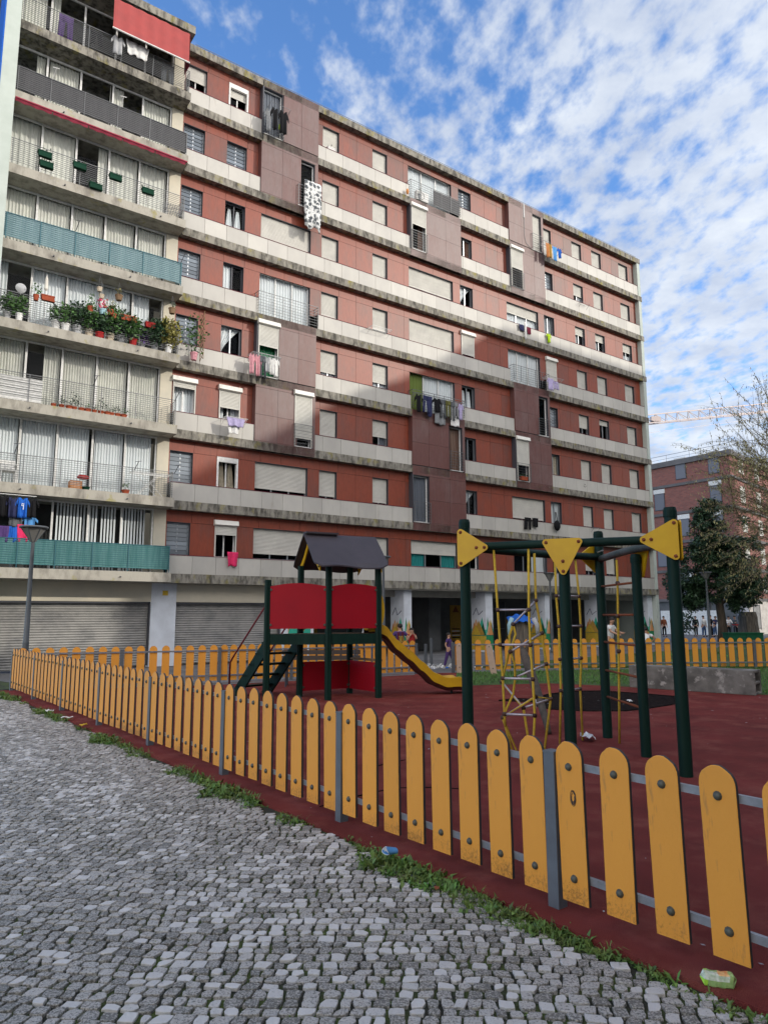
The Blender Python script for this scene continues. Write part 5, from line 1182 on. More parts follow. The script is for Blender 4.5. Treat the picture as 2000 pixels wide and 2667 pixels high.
# cobbles
def cobblemat():
    m=bpy.data.materials.new('limestone_setts'); m.use_nodes=True; nt=m.node_tree;n=nt.nodes;L=nt.links;b=n['Principled BSDF']; b.inputs['Roughness'].default_value=.62; b.inputs['Specular IOR Level'].default_value=.4
    tc=n.new('ShaderNodeTexCoord'); at=n.new('ShaderNodeAttribute'); at.attribute_name='rnd'
    def ns(s_,d,r_=.7):
        t=n.new('ShaderNodeTexNoise'); t.inputs['Scale'].default_value=s_; t.inputs['Detail'].default_value=d; t.inputs['Roughness'].default_value=r_; L.new(tc.outputs['Object'],t.inputs['Vector']); return t.outputs['Fac']
    # amount of dark pitting depends on the stone
    pit=n.new('ShaderNodeMath'); pit.operation='MULTIPLY_ADD'; L.new(at.outputs['Fac'],pit.inputs[0]); pit.inputs[1].default_value=.42; pit.inputs[2].default_value=.40
    nn=ns(85,7,.78); r=n.new('ShaderNodeMapRange'); L.new(nn,r.inputs[0]); 
    sb=n.new('ShaderNodeMath'); sb.operation='SUBTRACT'; L.new(pit.outputs[0],sb.inputs[0]); sb.inputs[1].default_value=.05; L.new(sb.outputs[0],r.inputs[1]); L.new(pit.outputs[0],r.inputs[2])
    x=n.new('ShaderNodeMix'); x.data_type='RGBA'; L.new(r.outputs[0],x.inputs[0])
    ramp=n.new('ShaderNodeValToRGB'); L.new(at.outputs['Fac'],ramp.inputs[0]); e=ramp.color_ramp.elements; e[0].position=0; e[0].color=(.40,.38,.335,1); e[1].position=1; e[1].color=(.64,.62,.59,1); e.new(.62).color=(.50,.475,.44,1); e.new(.72).color=(.55,.53,.50,1)
    # pitted: darker where noise low
    dk=n.new('ShaderNodeMix'); dk.data_type='RGBA'; dk.blend_type='MULTIPLY'; dk.inputs[0].default_value=1; L.new(ramp.outputs[0],dk.inputs[6]); dk.inputs[7].default_value=(.30,.305,.30,1)
    inv=n.new('ShaderNodeMath'); inv.operation='SUBTRACT'; inv.inputs[0].default_value=1
    # threshold: t = noise < .56-.2*rnd
    th=n.new('ShaderNodeMath'); th.operation='MULTIPLY_ADD'; L.new(at.outputs['Fac'],th.inputs[0]); th.inputs[1].default_value=-.26; th.inputs[2].default_value=.59
    df=n.new('ShaderNodeMath'); df.operation='SUBTRACT'; L.new(nn,df.inputs[0]); L.new(th.outputs[0],df.inputs[1])
    r2=n.new('ShaderNodeMapRange'); r2.inputs[1].default_value=-.04; r2.inputs[2].default_value=.05; L.new(df.outputs[0],r2.inputs[0])
    L.new(r2.outputs[0],x.inputs[0]); L.new(dk.outputs[2],x.inputs[6]); L.new(ramp.outputs[0],x.inputs[7])
    L.new(x.outputs[2],b.inputs['Base Color'])
    bp=n.new('ShaderNodeBump'); bp.inputs['Strength'].default_value=.9; bp.inputs['Distance'].default_value=.016; L.new(ns(48,6),bp.inputs['Height']); L.new(bp.outputs[0],b.inputs['Normal'])
    return m
M['sett']=cobblemat()
sheet('cobbled_path',[(-40,-8),(5.5,-8),Q(-2.3,.18),Q(7.2,.18),(-9.0,18.5),(-13,22),(-40,24)],-.036,M['dirt'],.06)
s=MB(); rr=random.Random(11)
def hsh(a,b): return math.sin(a*1.7+b*.9)+math.sin(a*.6-b*1.3+2)
an=math.radians(9); cdx,cdy=math.sin(an),math.cos(an); rdx,rdy=math.cos(an),-math.sin(an)
y=.6; row=0
RN=[]
while y<19.5:
    hrow=rr.uniform(.064,.086)
    x=-14.0+rr.uniform(0,.1)
    while x<4:
        w=rr.uniform(.060,.100)
        # position in rotated frame with gentle waviness
        wob=.16*math.sin(x*.55+1.0)+.05*math.sin(x*1.9+y*.4)
        cx=x+w/2+.05*math.sin(y*2.1+x*.4); cy=y+hrow/2+wob
        X=rdx*cx+cdx*cy; Yy=rdy*cx+cdy*cy
        q=(X-FA.x)*-.785+(Yy-FA.y)*-.62   # distance outside fence
        ok=q>.27+.05*math.sin(Yy*5) and X>-.60*Yy-1.6-max(0,(4-Yy))*.5 and Yy>.9 and X<3.2 and Yy<19
        if ok:
            cl=math.sin(X*1.9+Yy*.8+1)*math.sin(X*.7-Yy*1.3+.5)+.5*math.sin(X*3.1+Yy*2.3)
            r=rr.uniform(.22,.62)
            if rr.random()<.07+.26*max(0,cl)+(.22 if Yy<5.6 and X>-1.2 else 0): r=rr.uniform(.72,1)
            top=-.022+rr.uniform(-.0025,.003); g=.0026+rr.random()**2*.007
            c=[]; jx=.012
            hw,hh=w/2-g,hrow/2-g
            sk=rr.uniform(-.34,.30)
            base=[(-hw+rr.uniform(-.003,jx),-hh+rr.uniform(-.003,jx)),(rr.uniform(-.01,.01),-hh+rr.uniform(-.004,.005)),(hw-rr.uniform(-.003,jx),-hh+rr.uniform(-.003,jx)),(hw+rr.uniform(-.005,.004),0),(hw-rr.uniform(-.003,jx),hh-rr.uniform(-.003,jx)),(rr.uniform(-.01,.01),hh+rr.uniform(-.005,.004)),(-hw+rr.uniform(-.003,jx),hh-rr.uniform(-.003,jx)),(-hw+rr.uniform(-.004,.005),0)]
            b=len(s.v); tx,ty=rr.uniform(-.022,.022),rr.uniform(-.022,.022)
            slope_=.55*math.cos(x*.55+1.0)*.16
            for k,(zz,sc_) in enumerate(((-.05,1.0),(top-.002,1.0),(top,.955))):
                for (px,py) in base:
                    px2,py2=px*sc_+py*sk*.5,py*sc_+px*sc_*(slope_+sk*.25)
                    s.v.append((X+rdx*px2+cdx*py2,Yy+rdy*px2+cdy*py2,zz+(tx*px+ty*py if k else 0)))
            for k in (0,8):
                for j in range(8): s.face([b+k+j,b+k+(j+1)%8,b+k+8+(j+1)%8,b+k+8+j],r)
            s.face([b+16+j for j in range(8)],r)
        x+=w
    y+=hrow; row+=1
tag(s.build('cobblestones',M['sett']),kind='structure')
print('cobble faces',len(s.f))
# weeds along the edge
s=MB(); rr=random.Random(5)
def blade(s,p,d,l,w,droop,r):
    a=p; m_=p+d*l*.55+Vector((0,0,0)); e=p+d*l+Vector((0,0,-droop*l)); sd_=d.cross(Vector((0,0,1)))
    if sd_.length<.05: sd_=Vector((1,0,0))
    sd_=sd_.normalized()*w
    s.poly([a-sd_*.35,a+sd_*.35,m_+sd_,m_-sd_],r); s.poly([m_-sd_,m_+sd_,e],r)
k=-.9
while k<7.4:
    dist=(FA+FD*2.29*k).length
    dens=1 if dist<6 else .7 if dist<9 else .5
    big=.5+.5*math.sin(k*4.1+.6)+.35*math.sin(k*11+2)+.2*math.sin(k*23)
    big=max(0,big-.12)*.95
    if k<.15: big*=.55
    nC=int((1+big*6)*dens)
    for _ in range(nC):
        off=.19+rr.random()**1.3*(.10+.30*big/1.5); kk=k+rr.uniform(-.03,.03)
        c=Vector((*Q(kk,off),-.035)); 
        nl=rr.randint(7,13); sz=rr.uniform(.035,.11)*(.7+.35*big)*(1.1 if dist>8 else 1); gr=rr.random()<.4
        hue=rr.random()
        for i in range(nl):
            a=rr.uniform(0,6.283); e=rr.uniform(.15,1.2); d=Vector((math.cos(a)*math.cos(e),math.sin(a)*math.cos(e),math.sin(e)))
            blade(s,c+Vector((rr.uniform(-.02,.02),rr.uniform(-.02,.02),0)),d,sz*rr.uniform(.6,1.3)*(1.3 if gr else 1),.0028 if gr else sz*rr.uniform(.07,.19),rr.uniform(.1,.7),min(1,max(0,hue*.6+rr.random()*.4)))
    k+=.009
# sprigs in the joints
for _ in range(260):
    kk=rr.uniform(-.7,3.2); off=rr.uniform(.45,3.2); x_,y_=Q(kk,off); c=Vector((x_,y_,-.04)); 
    if off>1.2 and rr.random()<.5: continue
    for i in range(rr.randint(3,8)):
        a=rr.uniform(0,6.283); e=rr.uniform(.1,1); d=Vector((math.cos(a)*math.cos(e),math.sin(a)*math.cos(e),math.sin(e))); blade(s,c,d,rr.uniform(.015,.045),.0045,.4,rr.random())
tag(s.build('weeds',M['weed']),'leafy green weeds along the edge of the cobbles','weeds',kind='stuff')
# grass on the lawns
s=MB(); rr=random.Random(8)
def inpoly(x,y,P_):
    c=False; j=len(P_)-1
    for i in range(len(P_)):
        if (P_[i][1]>y)!=(P_[j][1]>y) and x<(P_[j][0]-P_[i][0])*(y-P_[i][1])/(P_[j][1]-P_[i][1])+P_[i][0]: c=not c
        j=i
    return c
LP=[(1.75,17.95),(2.7,18.15),(4.24,18.55),(5.9,17.9),(8.5,15.8),(12.5,16.0),(15,14.6),(15,23.5),(7.2,23.1),(2.2,21.9)]
n_=0
while n_<16000:
    x=rr.uniform(1.7,14); y=15.7+7.6*rr.random()**1.5
    if not inpoly(x,y,LP): continue
    if 5.9<x<8.2 and abs((y-17.5)+(x-5.95)*.886-.2)<.45: continue
    a=rr.uniform(0,6.283); e=rr.uniform(.6,1.5); d=Vector((math.cos(a)*math.cos(e),math.sin(a)*math.cos(e),math.sin(e))); blade(s,Vector((x,y,0)),d,rr.uniform(.06,.15),.007,.3,rr.random()); n_+=1
for _ in range(5000):
    x=rr.uniform(5,45); y=rr.uniform(26,60); 
    if inpoly(x,y,[(3.5,25.5),(15,25),(40,27),(60,60),(33,61),(28,47),(11,33)]):
        a=rr.uniform(0,6.283); d=Vector((math.cos(a)*.4,math.sin(a)*.4,.9)); blade(s,Vector((x,y,-.05)),d,rr.uniform(.1,.2),.02,.3,rr.random())
tag(s.build('grass',M['grassb']),'short green grass behind the climbing frame and around the concrete beam','grass',kind='stuff')
# ================================================================ PEOPLE
def skin(name,V,E,Rd,m,parent,sub=2):
    me=bpy.data.meshes.new(name); me.from_pydata([tuple(v) for v in V],E,[]); me.materials.append(m)
    o=bpy.data.objects.new(name,me); link(o); o.parent=parent
    md=o.modifiers.new('skin','SKIN'); md.use_smooth_shade=True
    for i,r_ in enumerate(Rd): me.skin_vertices[0].data[i].radius=(r_,r_) if not isinstance(r_,tuple) else r_
    me.skin_vertices[0].data[0].use_root=True
    ss=o.modifiers.new('sub','SUBSURF'); ss.levels=1; ss.render_levels=sub
    return o
def person(label,x,y,h,face,top,bot,shoes='black',pose='stand',sk='skin',short=False,sleeve=True,z=-.05,sub=1,group=None,number=False):
    root=empty('person',(x,y,z),face,label,'person',group)
    lean={'bend':-.55,'lean':-.2}.get(pose,0)
    def T(p):  # lean the torso about the hips (forward = -Y)
        p=Vector(p)*h
        if p.z>.52*h and lean:
            d=p.z-.52*h; p=Vector((p.x,p.y+d*math.sin(lean),.52*h+d*math.cos(lean)))
        return p
    arms={'stand':[((.125,.0,.64),(.14,-.02,.50)),((-.125,.0,.64),(-.14,-.02,.50))],
      'hips':[((.19,.03,.67),(.09,-.01,.56)),((-.19,.03,.67),(-.09,-.01,.56))],
      'face':[((.12,-.06,.70),(.04,-.11,.84)),((-.12,-.05,.68),(-.03,-.11,.82))],
      'cross':[((.14,-.04,.66),(.0,-.13,.68)),((-.14,-.04,.66),(-.0,-.14,.66))],
      'walk':[((.13,-.07,.66),(.13,-.17,.58)),((-.13,.06,.65),(-.14,.0,.55))],
      'bend':[((.13,-.02,.66),(.12,-.06,.54)),((-.2,.02,.70),(-.12,-.02,.58))],
      'lean':[((.13,-.08,.68),(.10,-.2,.66)),((-.13,-.08,.68),(-.10,-.2,.64))]}[pose]
    fw={'walk':.12}.get(pose,.02)
    V=[(0,0,.53),(0,.0,.62),(0,.005,.74),(0,0,.815),(0,-.005,.86),(0,-.01,.90),(0,-.005,.945)]; Rr=[.075,.07,.078,.04,.032,.052,.045]; E=[(0,1),(1,2),(2,3),(3,4),(4,5),(5,6)]
    V.append((0,-.06,.893)); Rr.append(.010); E.append((5,7))         # nose
    for sg in (1,-1): V.append((sg*.052,-.0,.895)); Rr.append(.010); E.append((5,len(V)-1))   # ears
    sh=[]
    for i,sg in enumerate((1,-1)):
        el,wr=arms[i]; b=len(V)
        V+=[(sg*.095,0,.79),el,wr]; Rr+=[.034,.024,.016]; E+=[(2,b),(b,b+1),(b+1,b+2)]
        d=(Vector(wr)-Vector(el)).normalized(); sd=d.cross(Vector((0,1,.2))).normalized()
        V.append(tuple(Vector(wr)+d*.035)); Rr.append(.014); E.append((b+2,b+3))
        for f in range(4):
            o_=(f-1.5)*.011; ln=(.030,.036,.034,.026)[f]; c=Vector(wr)+d*.045+sd*o_
            V+=[tuple(c),tuple(c+d*ln+Vector((0,-.01,0)))]; Rr+=[.0055,.0045]; q=len(V); E+=[(b+3,q-2),(q-2,q-1)]
        V.append(tuple(Vector(wr)+d*.03+sd*sg*.028)); Rr.append(.006); E.append((b+2,len(V)-1))
    lg=[]
    for i,sg in enumerate((1,-1)):
        b=len(V); f=fw*(1 if i==0 else -1)
        V+=[(sg*.052,0,.49),(sg*.055,-.015-f*.6,.28),(sg*.055,.0-f,.05),(sg*.06,-.05-f,.02),(sg*.062,-.10-f,.016)]
        Rr+=[.055,.036,.024,.022,.018]; E+=[(0,b),(b,b+1),(b+1,b+2),(b+2,b+3),(b+3,b+4)]; lg.append(b)
    body=skin('body',[T(v) for v in V],E,[r_*h for r_ in Rr],M[sk],root,sub)
    tv=[(0,0,.50),(0,0,.60),(0,.0,.74),(0,0,.80)]; tr=[.088,.082,.088,.055]; te=[(0,1),(1,2),(2,3)]
    for i,sg in enumerate((1,-1)):
        el,wr=arms[i]; b=len(tv); s0=Vector((sg*.098,0,.79)); e0=Vector(el)
        tv+=[tuple(s0),tuple(s0.lerp(e0,.62 if not sleeve=='long' else 1))]; tr+=[.042,.036]; te+=[(2,b),(b,b+1)]
        if sleeve=='long': tv.append(tuple(e0.lerp(Vector(wr),.92))); tr.append(.024); te.append((b+1,b+2))
        if sleeve is False: tv[-1]=tuple(s0.lerp(e0,.1)); tr[-1]=.03
    skin('shirt',[T(v) for v in tv],te,[r_*h for r_ in tr],M[top],root,sub)
    lv=[(0,0,.55),(0,0,.52)]; lr=[.078,.085]; le=[(0,1)]
    for i,b0 in enumerate(lg):
        b=len(lv); k=Vector(V[b0+1]); a=Vector(V[b0+2]); hp=Vector(V[b0])
        end=[k.lerp(a,.1) if short else a+Vector((0,0,.01))]
        lv+=[tuple(hp),tuple(k)]; lr+=[.062,.046]; le+=[(1,b),(b,b+1)]
        if not short: lv.append(tuple(end[0])); lr.append(.036); le.append((b+1,b+2))
    skin('trousers',[T(v) for v in lv],le,[r_*h for r_ in lr],M[bot],root,sub)
    s=MB(); c=T((0,.008,.925)); s.ball(c,.062*h,10); s.v=[(c.x+(x-c.x)*.95,c.y+(y_-c.y)*1.1,c.z+(z_-c.z)*.85+.01*h) for x,y_,z_ in s.v]; s.build('hair',M['hair'],root,smooth=True)
    s=MB(); 
    for sg in (1,-1): s.ball(T((sg*.02,-.053,.905)),.006*h,6)
    s.build('eye',M['black'],root)
    for b0 in lg:
        s=MB(); p=T(V[b0+3]); s.ball(p,.036*h,8); s.v=[(p.x+(x-p.x)*.8,p.y-.02*h+(y_-p.y)*1.9,max(.002,p.z+(z_-p.z)*.8)) for x,y_,z_ in s.v]; s.build('shoe',M[shoes],root,smooth=True)
    if number:
        s=MB(); yb=.088*h+.022
        for st in ([(-.03,.70),(-.018,.715),(-.018,.62)],[(.005,.62),(.005,.70),(.018,.71),(.03,.70),(.03,.62),(.018,.61),(.005,.62)]): s.tube([(-a*h*1.3,yb,(.655+(b-.66)*1.25)*h) for a,b in st],.012,5)
        s.build('shirt_number',M['yellow'],root)
        s=MB()
        for k in (-2,-1,1,2): s.box(k*.03*h-.012,k*.03*h+.012,.05*h,.098*h,.54*h,.80*h)
        s.build('shirt_stripes',M['maroon'],root)
    return root
person('child in a purple and red striped football shirt with a yellow 10 on the back',.52,23.7,1.55,math.pi+.15,'purple','black',pose='hips',short=True,number=True,sub=2)
person('child in a red vest with hands at the face beside the painted column',.95,24.9,1.38,.1,'red','black',pose='face',short=True,sleeve=False,sub=2)
person('small child in a purple top and blue shoes running by the gate',2.2,24.4,1.22,1.2,'purple','purple',shoes='blue',pose='walk',sub=2)
person('person in blue jeans and pale top behind the play tower',-.45,21.9,1.72,math.pi,'lgrey','jeans',pose='stand',sleeve='long',sub=2)
person('person in white t-shirt bending with a hand on the hip behind the right fence',8.75,23.9,1.5,math.pi-.4,'white','black',pose='bend',sk='skind',sub=2)
person('person in a white shirt partly hidden by the climbing frame post',8.2,26,1.75,.8,'white','jeans',pose='lean',sub=2)
g='people gathered by the far building'
FP=[(23.6,60,'rust','black','stand','man in a dark red jacket at the left of the far group'),(24.5,60.5,'maroon','jeans','cross','man in maroon beside the dark red jacket'),(25.2,60.5,'black','black','stand','person in black standing alone left of the thick green post'),(26.5,60.5,'black','black','stand','thin person in black at the left of the white shirt'),(26.5,59,'white','jeans','stand','man in white shirt and pale jeans in the far group'),(26.85,58.5,'black','black','cross','man in black with crossed arms right of the white shirt'),(28.1,60.5,'navy','jeans','lean','person in navy mostly behind the tree stem'),(29.15,59,'clothgrey','black','lean','tall person in dark hood beyond the red tray'),(29.85,59,'black','black','cross','stocky man in black at the right end of the far group'),(28.3,58.5,'white','black','lean','person in white beside the red tray')]
for i,(x,y_,tp,bt,ps,lb) in enumerate(FP):
    person(lb,x,y_,1.74+.04*(i%3),R.uniform(-1,1),tp,bt,pose=ps,sleeve='long',sub=1,group=g,z=-.1)
o=empty('food_stand',(28.9,57.9,-.05),0,'small table with a red tray among the far group','table'); s=MB()
for x in (-.5,.5):
    for y_ in (-.3,.3): s.tube([(x,y_,0),(x,y_,.85)],.03,5)
s.build('leg',M['dkframe'],o); s=MB(); s.box(-.6,.6,-.4,.4,.85,.9); s.build('table_top',M['dkframe'],o); s=MB(); s.box(-.45,.35,-.3,.3,.905,.99); s.build('tray',M['red'],o)
o=empty('utility_box',(22.0,44,-.05),0,'low dark green metal box on the lawn','utility box'); s=MB(); s.box(-.9,1.2,-.4,.4,0,.62); s.box(-.95,1.25,-.45,.45,.62,.68); s.build('casing',M['dgreen'],o); s=MB(); s.box(.14,.16,-.41,-.402,.05,.6); s.build('door_gap',M['black'],o)
# ================================================================ TREES
def tree_dark():
    o=empty('evergreen_tree',(21.6,45.5,-.1),0,'dense dark evergreen tree in front of the brick building','tree')
    s=MB(); s.tube([(0,0,0),(.05,0,1.2),(-.05,0,2.4),(.1,0,4),(.0,0,7)],[.34,.27,.24,.18,.06],10)
    for i in range(14):
        a=R.uniform(0,6.28); z=R.uniform(2.0,6.5); l=R.uniform(1.2,2.3); s.tube([(0,0,z),(math.cos(a)*l*.5,math.sin(a)*l*.5,z+l*.35),(math.cos(a)*l,math.sin(a)*l,z+l*.55)],[.09,.06,.02],5)
    s.build('trunk',M['bark'],o,smooth=True)
    s=MB(); rr=random.Random(4)
    cl=[(0,0,6.3,2.2,2.6),(-1.3,-.6,4.8,1.5,1.7),(1.2,-.5,4.9,1.7,1.9),(0,-.8,3.6,2.2,1.4),(.4,.8,5,2.1,2.4),(-.3,0,8.2,1.0,1.3),(1.7,.2,3.3,1.2,1.0),(-1.8,.2,3.2,1.0,.9),(-.6,-1.2,5.8,1.2,1.3)]
    subs=[]
    for c in cl:
        for i in range(34):
            th=rr.uniform(0,6.283); ph=math.acos(rr.uniform(-1,1)); q=rr.uniform(.55,1)
            subs.append((c[0]+1.12*c[3]*q*math.sin(ph)*math.cos(th),c[1]+c[3]*q*math.sin(ph)*math.sin(th),c[2]+1.06*c[4]*q*math.cos(ph)))
    for c in subs:
        base=rr.uniform(0,.6)
        for i in range(105):
            v=Vector((rr.gauss(0,1),rr.gauss(0,1),rr.gauss(0,1))).normalized()*(.42*rr.random()**.5); p=Vector(c)+Vector((v.x,v.y,v.z*.7))
            d=Vector((rr.uniform(-1,1),rr.uniform(-1,1),rr.uniform(-1.1,.35))).normalized(); l=rr.uniform(.15,.26); w=d.cross(Vector((rr.uniform(-1,1),rr.uniform(-1,1),1))).normalized()*l*.26
            s.poly([p,p+d*l*.5+w,p+d*l,p+d*l*.5-w],min(1,base+rr.random()*.4))
    s.build('crown',M['leafdk'],o)
tree_dark()
def tree_catkin():
    o=empty('budding_tree',(19.5,29.5,-.1),0,'tall fine branched tree with yellow green catkins at the right edge','tree')
    s=MB(); lf=MB(); rr=random.Random(21); C=Vector((0,0,5.8))
    s.tube([(0,0,0),(.1,0,1.5),(-.05,.05,4),(.05,0,7.5),(0,0,10)],[.24,.2,.16,.09,.03],8)
    def arc(a,b,up,r0_,r1_,n=5,k=3):
        pts=[]
        for i in range(n+1):
            f=i/n; p=a.lerp(b,f)+Vector((0,0,up*math.sin(math.pi*f)))+Vector((rr.uniform(-.05,.05),rr.uniform(-.05,.05),rr.uniform(-.05,.05)))*(f*(1-f)*4); pts.append(p)
        s.tube(pts,[r0_+(r1_-r0_)*i/n for i in range(n+1)],k,cap=False); return pts
    def shell(q,lowz=-.38):
        while True:
            v=Vector((rr.gauss(0,1),rr.gauss(0,1),rr.gauss(.15,1))).normalized()
            if v.z>lowz: return C+Vector((v.x*6.8*q,v.y*5.2*q,v.z*8*q))
    for i in range(46):
        t=shell(rr.uniform(.5,.7)); a=Vector((0,0,max(1.2,min(8,t.z*.55+rr.uniform(-.5,.5)))))
        P=arc(a,t,.5,.055,.02,6,5)
        for j in range(12):
            f=rr.uniform(.25,1); b=P[min(5,int(f*6))].lerp(P[min(6,int(f*6)+1)],f*6%1)
            d=(b-C); d=Vector((d.x/6.8,d.y/5.2,d.z/8)); d=(d.normalized()+Vector((rr.gauss(0,.35),rr.gauss(0,.35),rr.gauss(.12,.3)))).normalized()
            e=C+Vector((d.x*6.8,d.y*5.2,d.z*8))*rr.uniform(.78,1.05)
            if (e-b).length>3.6: e=b+(e-b).normalized()*3.6
            Q2=arc(b,e,.12,.016,.006,4)
            for k in range(9):
                f=rr.uniform(.15,1); c=Q2[min(3,int(f*4))].lerp(Q2[min(4,int(f*4)+1)],f*4%1)
                dd=((e-b).normalized()+Vector((rr.gauss(0,.6),rr.gauss(0,.6),rr.gauss(.15,.5)))).normalized(); L0=rr.uniform(.4,1.0)
                T=arc(c,c+dd*L0,.03,.0055,.004,2)
                for q in range(9):
                    g_=rr.random(); w0=T[0].lerp(T[2],g_)
                    if rr.random()<.6: dv=Vector((rr.uniform(-.3,.3),rr.uniform(-.3,.3),-1)).normalized(); l=rr.uniform(.07,.16); w=Vector((rr.uniform(-1,1),rr.uniform(-1,1),0)).normalized()*.017
                    else: dv=Vector((rr.uniform(-1,1),rr.uniform(-1,1),rr.uniform(-.4,.8))).normalized(); l=rr.uniform(.06,.12); w=dv.cross(Vector((0,0,1))).normalized()*.024
                    lf.poly([w0,w0+dv*l*.5+w,w0+dv*l,w0+dv*l*.5-w])
    s.build('trunk',M['barkl'],o); lf.build('crown',M['catkin'],o); print('catkin',len(s.f),len(lf.f))
tree_catkin()
# low shrub between building and far block
o=empty('shrub',(21.6,52,-.1),0,'dark green shrub behind the thick green post','shrub'); s=MB(); leafcluster(s,(0,0,4.2),1.0,1200,.22); leafcluster(s,(.5,0,1.2),.8,400,.2); s.build('foliage',M['leafdk'],o); s=MB(); s.tube([(0,0,0),(0,0,4)],.08,6); s.build('stem',M['bark'],o)
# ================================================================ FAR BRICK BUILDING
def brickmat():
    m=bpy.data.materials.new('red_brick'); m.use_nodes=True; nt=m.node_tree;n=nt.nodes;L=nt.links;b=n['Principled BSDF']; b.inputs['Roughness'].default_value=.9
    tc=n.new('ShaderNodeTexCoord'); sx=n.new('ShaderNodeSeparateXYZ'); cb=n.new('ShaderNodeCombineXYZ'); L.new(tc.outputs['Object'],sx.inputs[0]); ad=n.new('ShaderNodeMath'); L.new(sx.outputs[0],ad.inputs[0]); L.new(sx.outputs[1],ad.inputs[1]); L.new(ad.outputs[0],cb.inputs[0]); L.new(sx.outputs[2],cb.inputs[1])
    br_=n.new('ShaderNodeTexBrick'); L.new(cb.outputs[0],br_.inputs['Vector']); br_.inputs['Scale'].default_value=1.6; br_.inputs['Color1'].default_value=(.30,.105,.08,1); br_.inputs['Color2'].default_value=(.21,.075,.06,1); br_.inputs['Mortar'].default_value=(.17,.11,.10,1); br_.inputs['Mortar Size'].default_value=.03; br_.inputs['Row Height'].default_value=.2; br_.inputs['Brick Width'].default_value=.55
    L.new(br_.outputs[0],b.inputs['Base Color']); return m
M['brick']=brickmat(); M['tealpl']=mat('green_grey_cladding',(.16,.22,.21),.6,rv=.15); M['farconc']=mat('far_grey_concrete',(.15,.145,.15),.9,col2=(.10,.10,.10),scale=1,rv=.05)
M['marble']=mat('pale_marble',(.55,.52,.48),.6,col2=(.40,.37,.34),scale=1.2,rv=.05,stretch=(1,1,2)); M['bluegrey']=mat('blue_grey_render',(.22,.24,.30),.8,rv=.03)
ca=Vector((31.2,62,0)); cb_=Vector((24.0,72,0)); ccx=Vector((37.5,68.5,0)); 
ea=(ca-cb_); la=ea.length; anga=math.atan2(ea.y,ea.x)
o=empty('brick_building',(24.0,72,-.1),anga,'red brick apartment building behind the trees at the right','building')
def zf(k): return 3.3+2.75*k+(.0)
ZT=16.6
s=MB(); s.box(-8,la,0,.3,3.3,ZT-.5); s.build('brick_wall',M['brick'],o)
s=MB()
for k in range(5): s.box(-8,la+.05,-.12,.3,zf(k)-.25,zf(k)+.0)
s.box(-8,la+.12,-.2,.5,ZT-.5,ZT); s.build('concrete_band',M['farconc'],o)
for k in range(0,5):
    z0=zf(k); z1=min(z0+2.5,ZT-.5)
    s=MB(); [s.box(x,x+.28,-.06,-.01,z0,z1-.02) for x in np.arange(.3+ (0),2.0,.3)]; s.build('green_cladding',M['tealpl'],o)
    for x in (3.0 if k%2 else 2.6,7.0 if k%2==0 else 4.6,10.3):
        if x+1.1>la: continue
        s=MB(); s.box(x,x+1.1,-.05,-.0,z0+.35,z0+2.0); f=s.build('window',M['dkframe'],o)
        s=MB(); s.box(x+.06,x+1.04,-.07,-.052,z0+.4,z0+1.95); s.build('glass',M['bluedk'],f); s=MB(); s.box(x-.05,x+1.15,-.1,-.0,z0+2.0,z0+2.42); s.build('shutter_box',M['white'],f)
s=MB()
s.box(-8,la,.1,.3,0,3.2); s.build('ground_wall',M['recess'],o)
s=MB(); s.box(4.5,10.6,.02,.098,0,2.2); s.build('white_panel',M['white'],o); s=MB(); s.box(3.5,4.2,.0,.098,0,2.6); s.box(9.2,9.5,-.0,.098,0,2.9); s.build('dark_doorway',M['dkframe'],o)
s=MB(); s.tube([(-6,.2,ZT+.7),(la,.2,ZT+.7)],.03,4); s.tube([(-6,.2,ZT+.35),(la,.2,ZT+.35)],.02,4); [s.tube([(x,.2,ZT),(x,.2,ZT+.7)],.025,4) for x in np.arange(-6,la,2.4)]; s.build('roof_railing',M['railg'],o)
s=MB(); s.box(2.6,3.6,.5,1.5,ZT,ZT+.75); s.build('roof_vent',M['lgrey'],o)
# second face, turning away to the right
eb=(ccx-ca); lb_=eb.length*3; angb=math.atan2(eb.y,eb.x)-anga
w2=empty('side_wing',(la,0,0)); w2.parent=o; w2.rotation_euler=(0,0,angb)
s=MB(); s.box(.3,lb_,0,.3,3.3,ZT-.5); s.build('brick_wall',M['brick'],w2)
s=MB(); [s.box(0,lb_,-.12,.3,zf(k)-.25,zf(k)) for k in range(5)]; s.box(-.1,lb_,-.2,.4,ZT-.5,ZT); s.build('concrete_band',M['farconc'],w2)
for k in range(5):
    for j in range(3): s=MB(); x=2.2+j*4.6; s.box(x,x+1.3,-.06,.0,zf(k)+.5,zf(k)+2.0); s.build('window',M['shut'],w2)
s=MB(); s.box(0,2.2,-.02,.3,0,3.3); s.build('grey_ground_wall',M['bluegrey'],w2)
s=MB(); s.box(2.2,lb_,-.06,.3,0,3.3); s.build('marble_wall',M['marble'],w2)
s=MB(); slats(s,3.2,5.0,.07,.5,2.6,.1,.02); f=s.build('grey_shutter',M['garage'],w2); s=MB(); s.box(3.1,3.2,-.1,-.06,.45,2.7); s.box(5,5.1,-.1,-.06,.45,2.7); s.box(3.1,5.1,-.1,-.06,2.6,2.7); s.build('shutter_frame',M['dkframe'],f)
s=MB(); s.box(-8,la-3.5,.32,3.5,0,ZT-.3); s.build('building_core',M['farconc'],o)
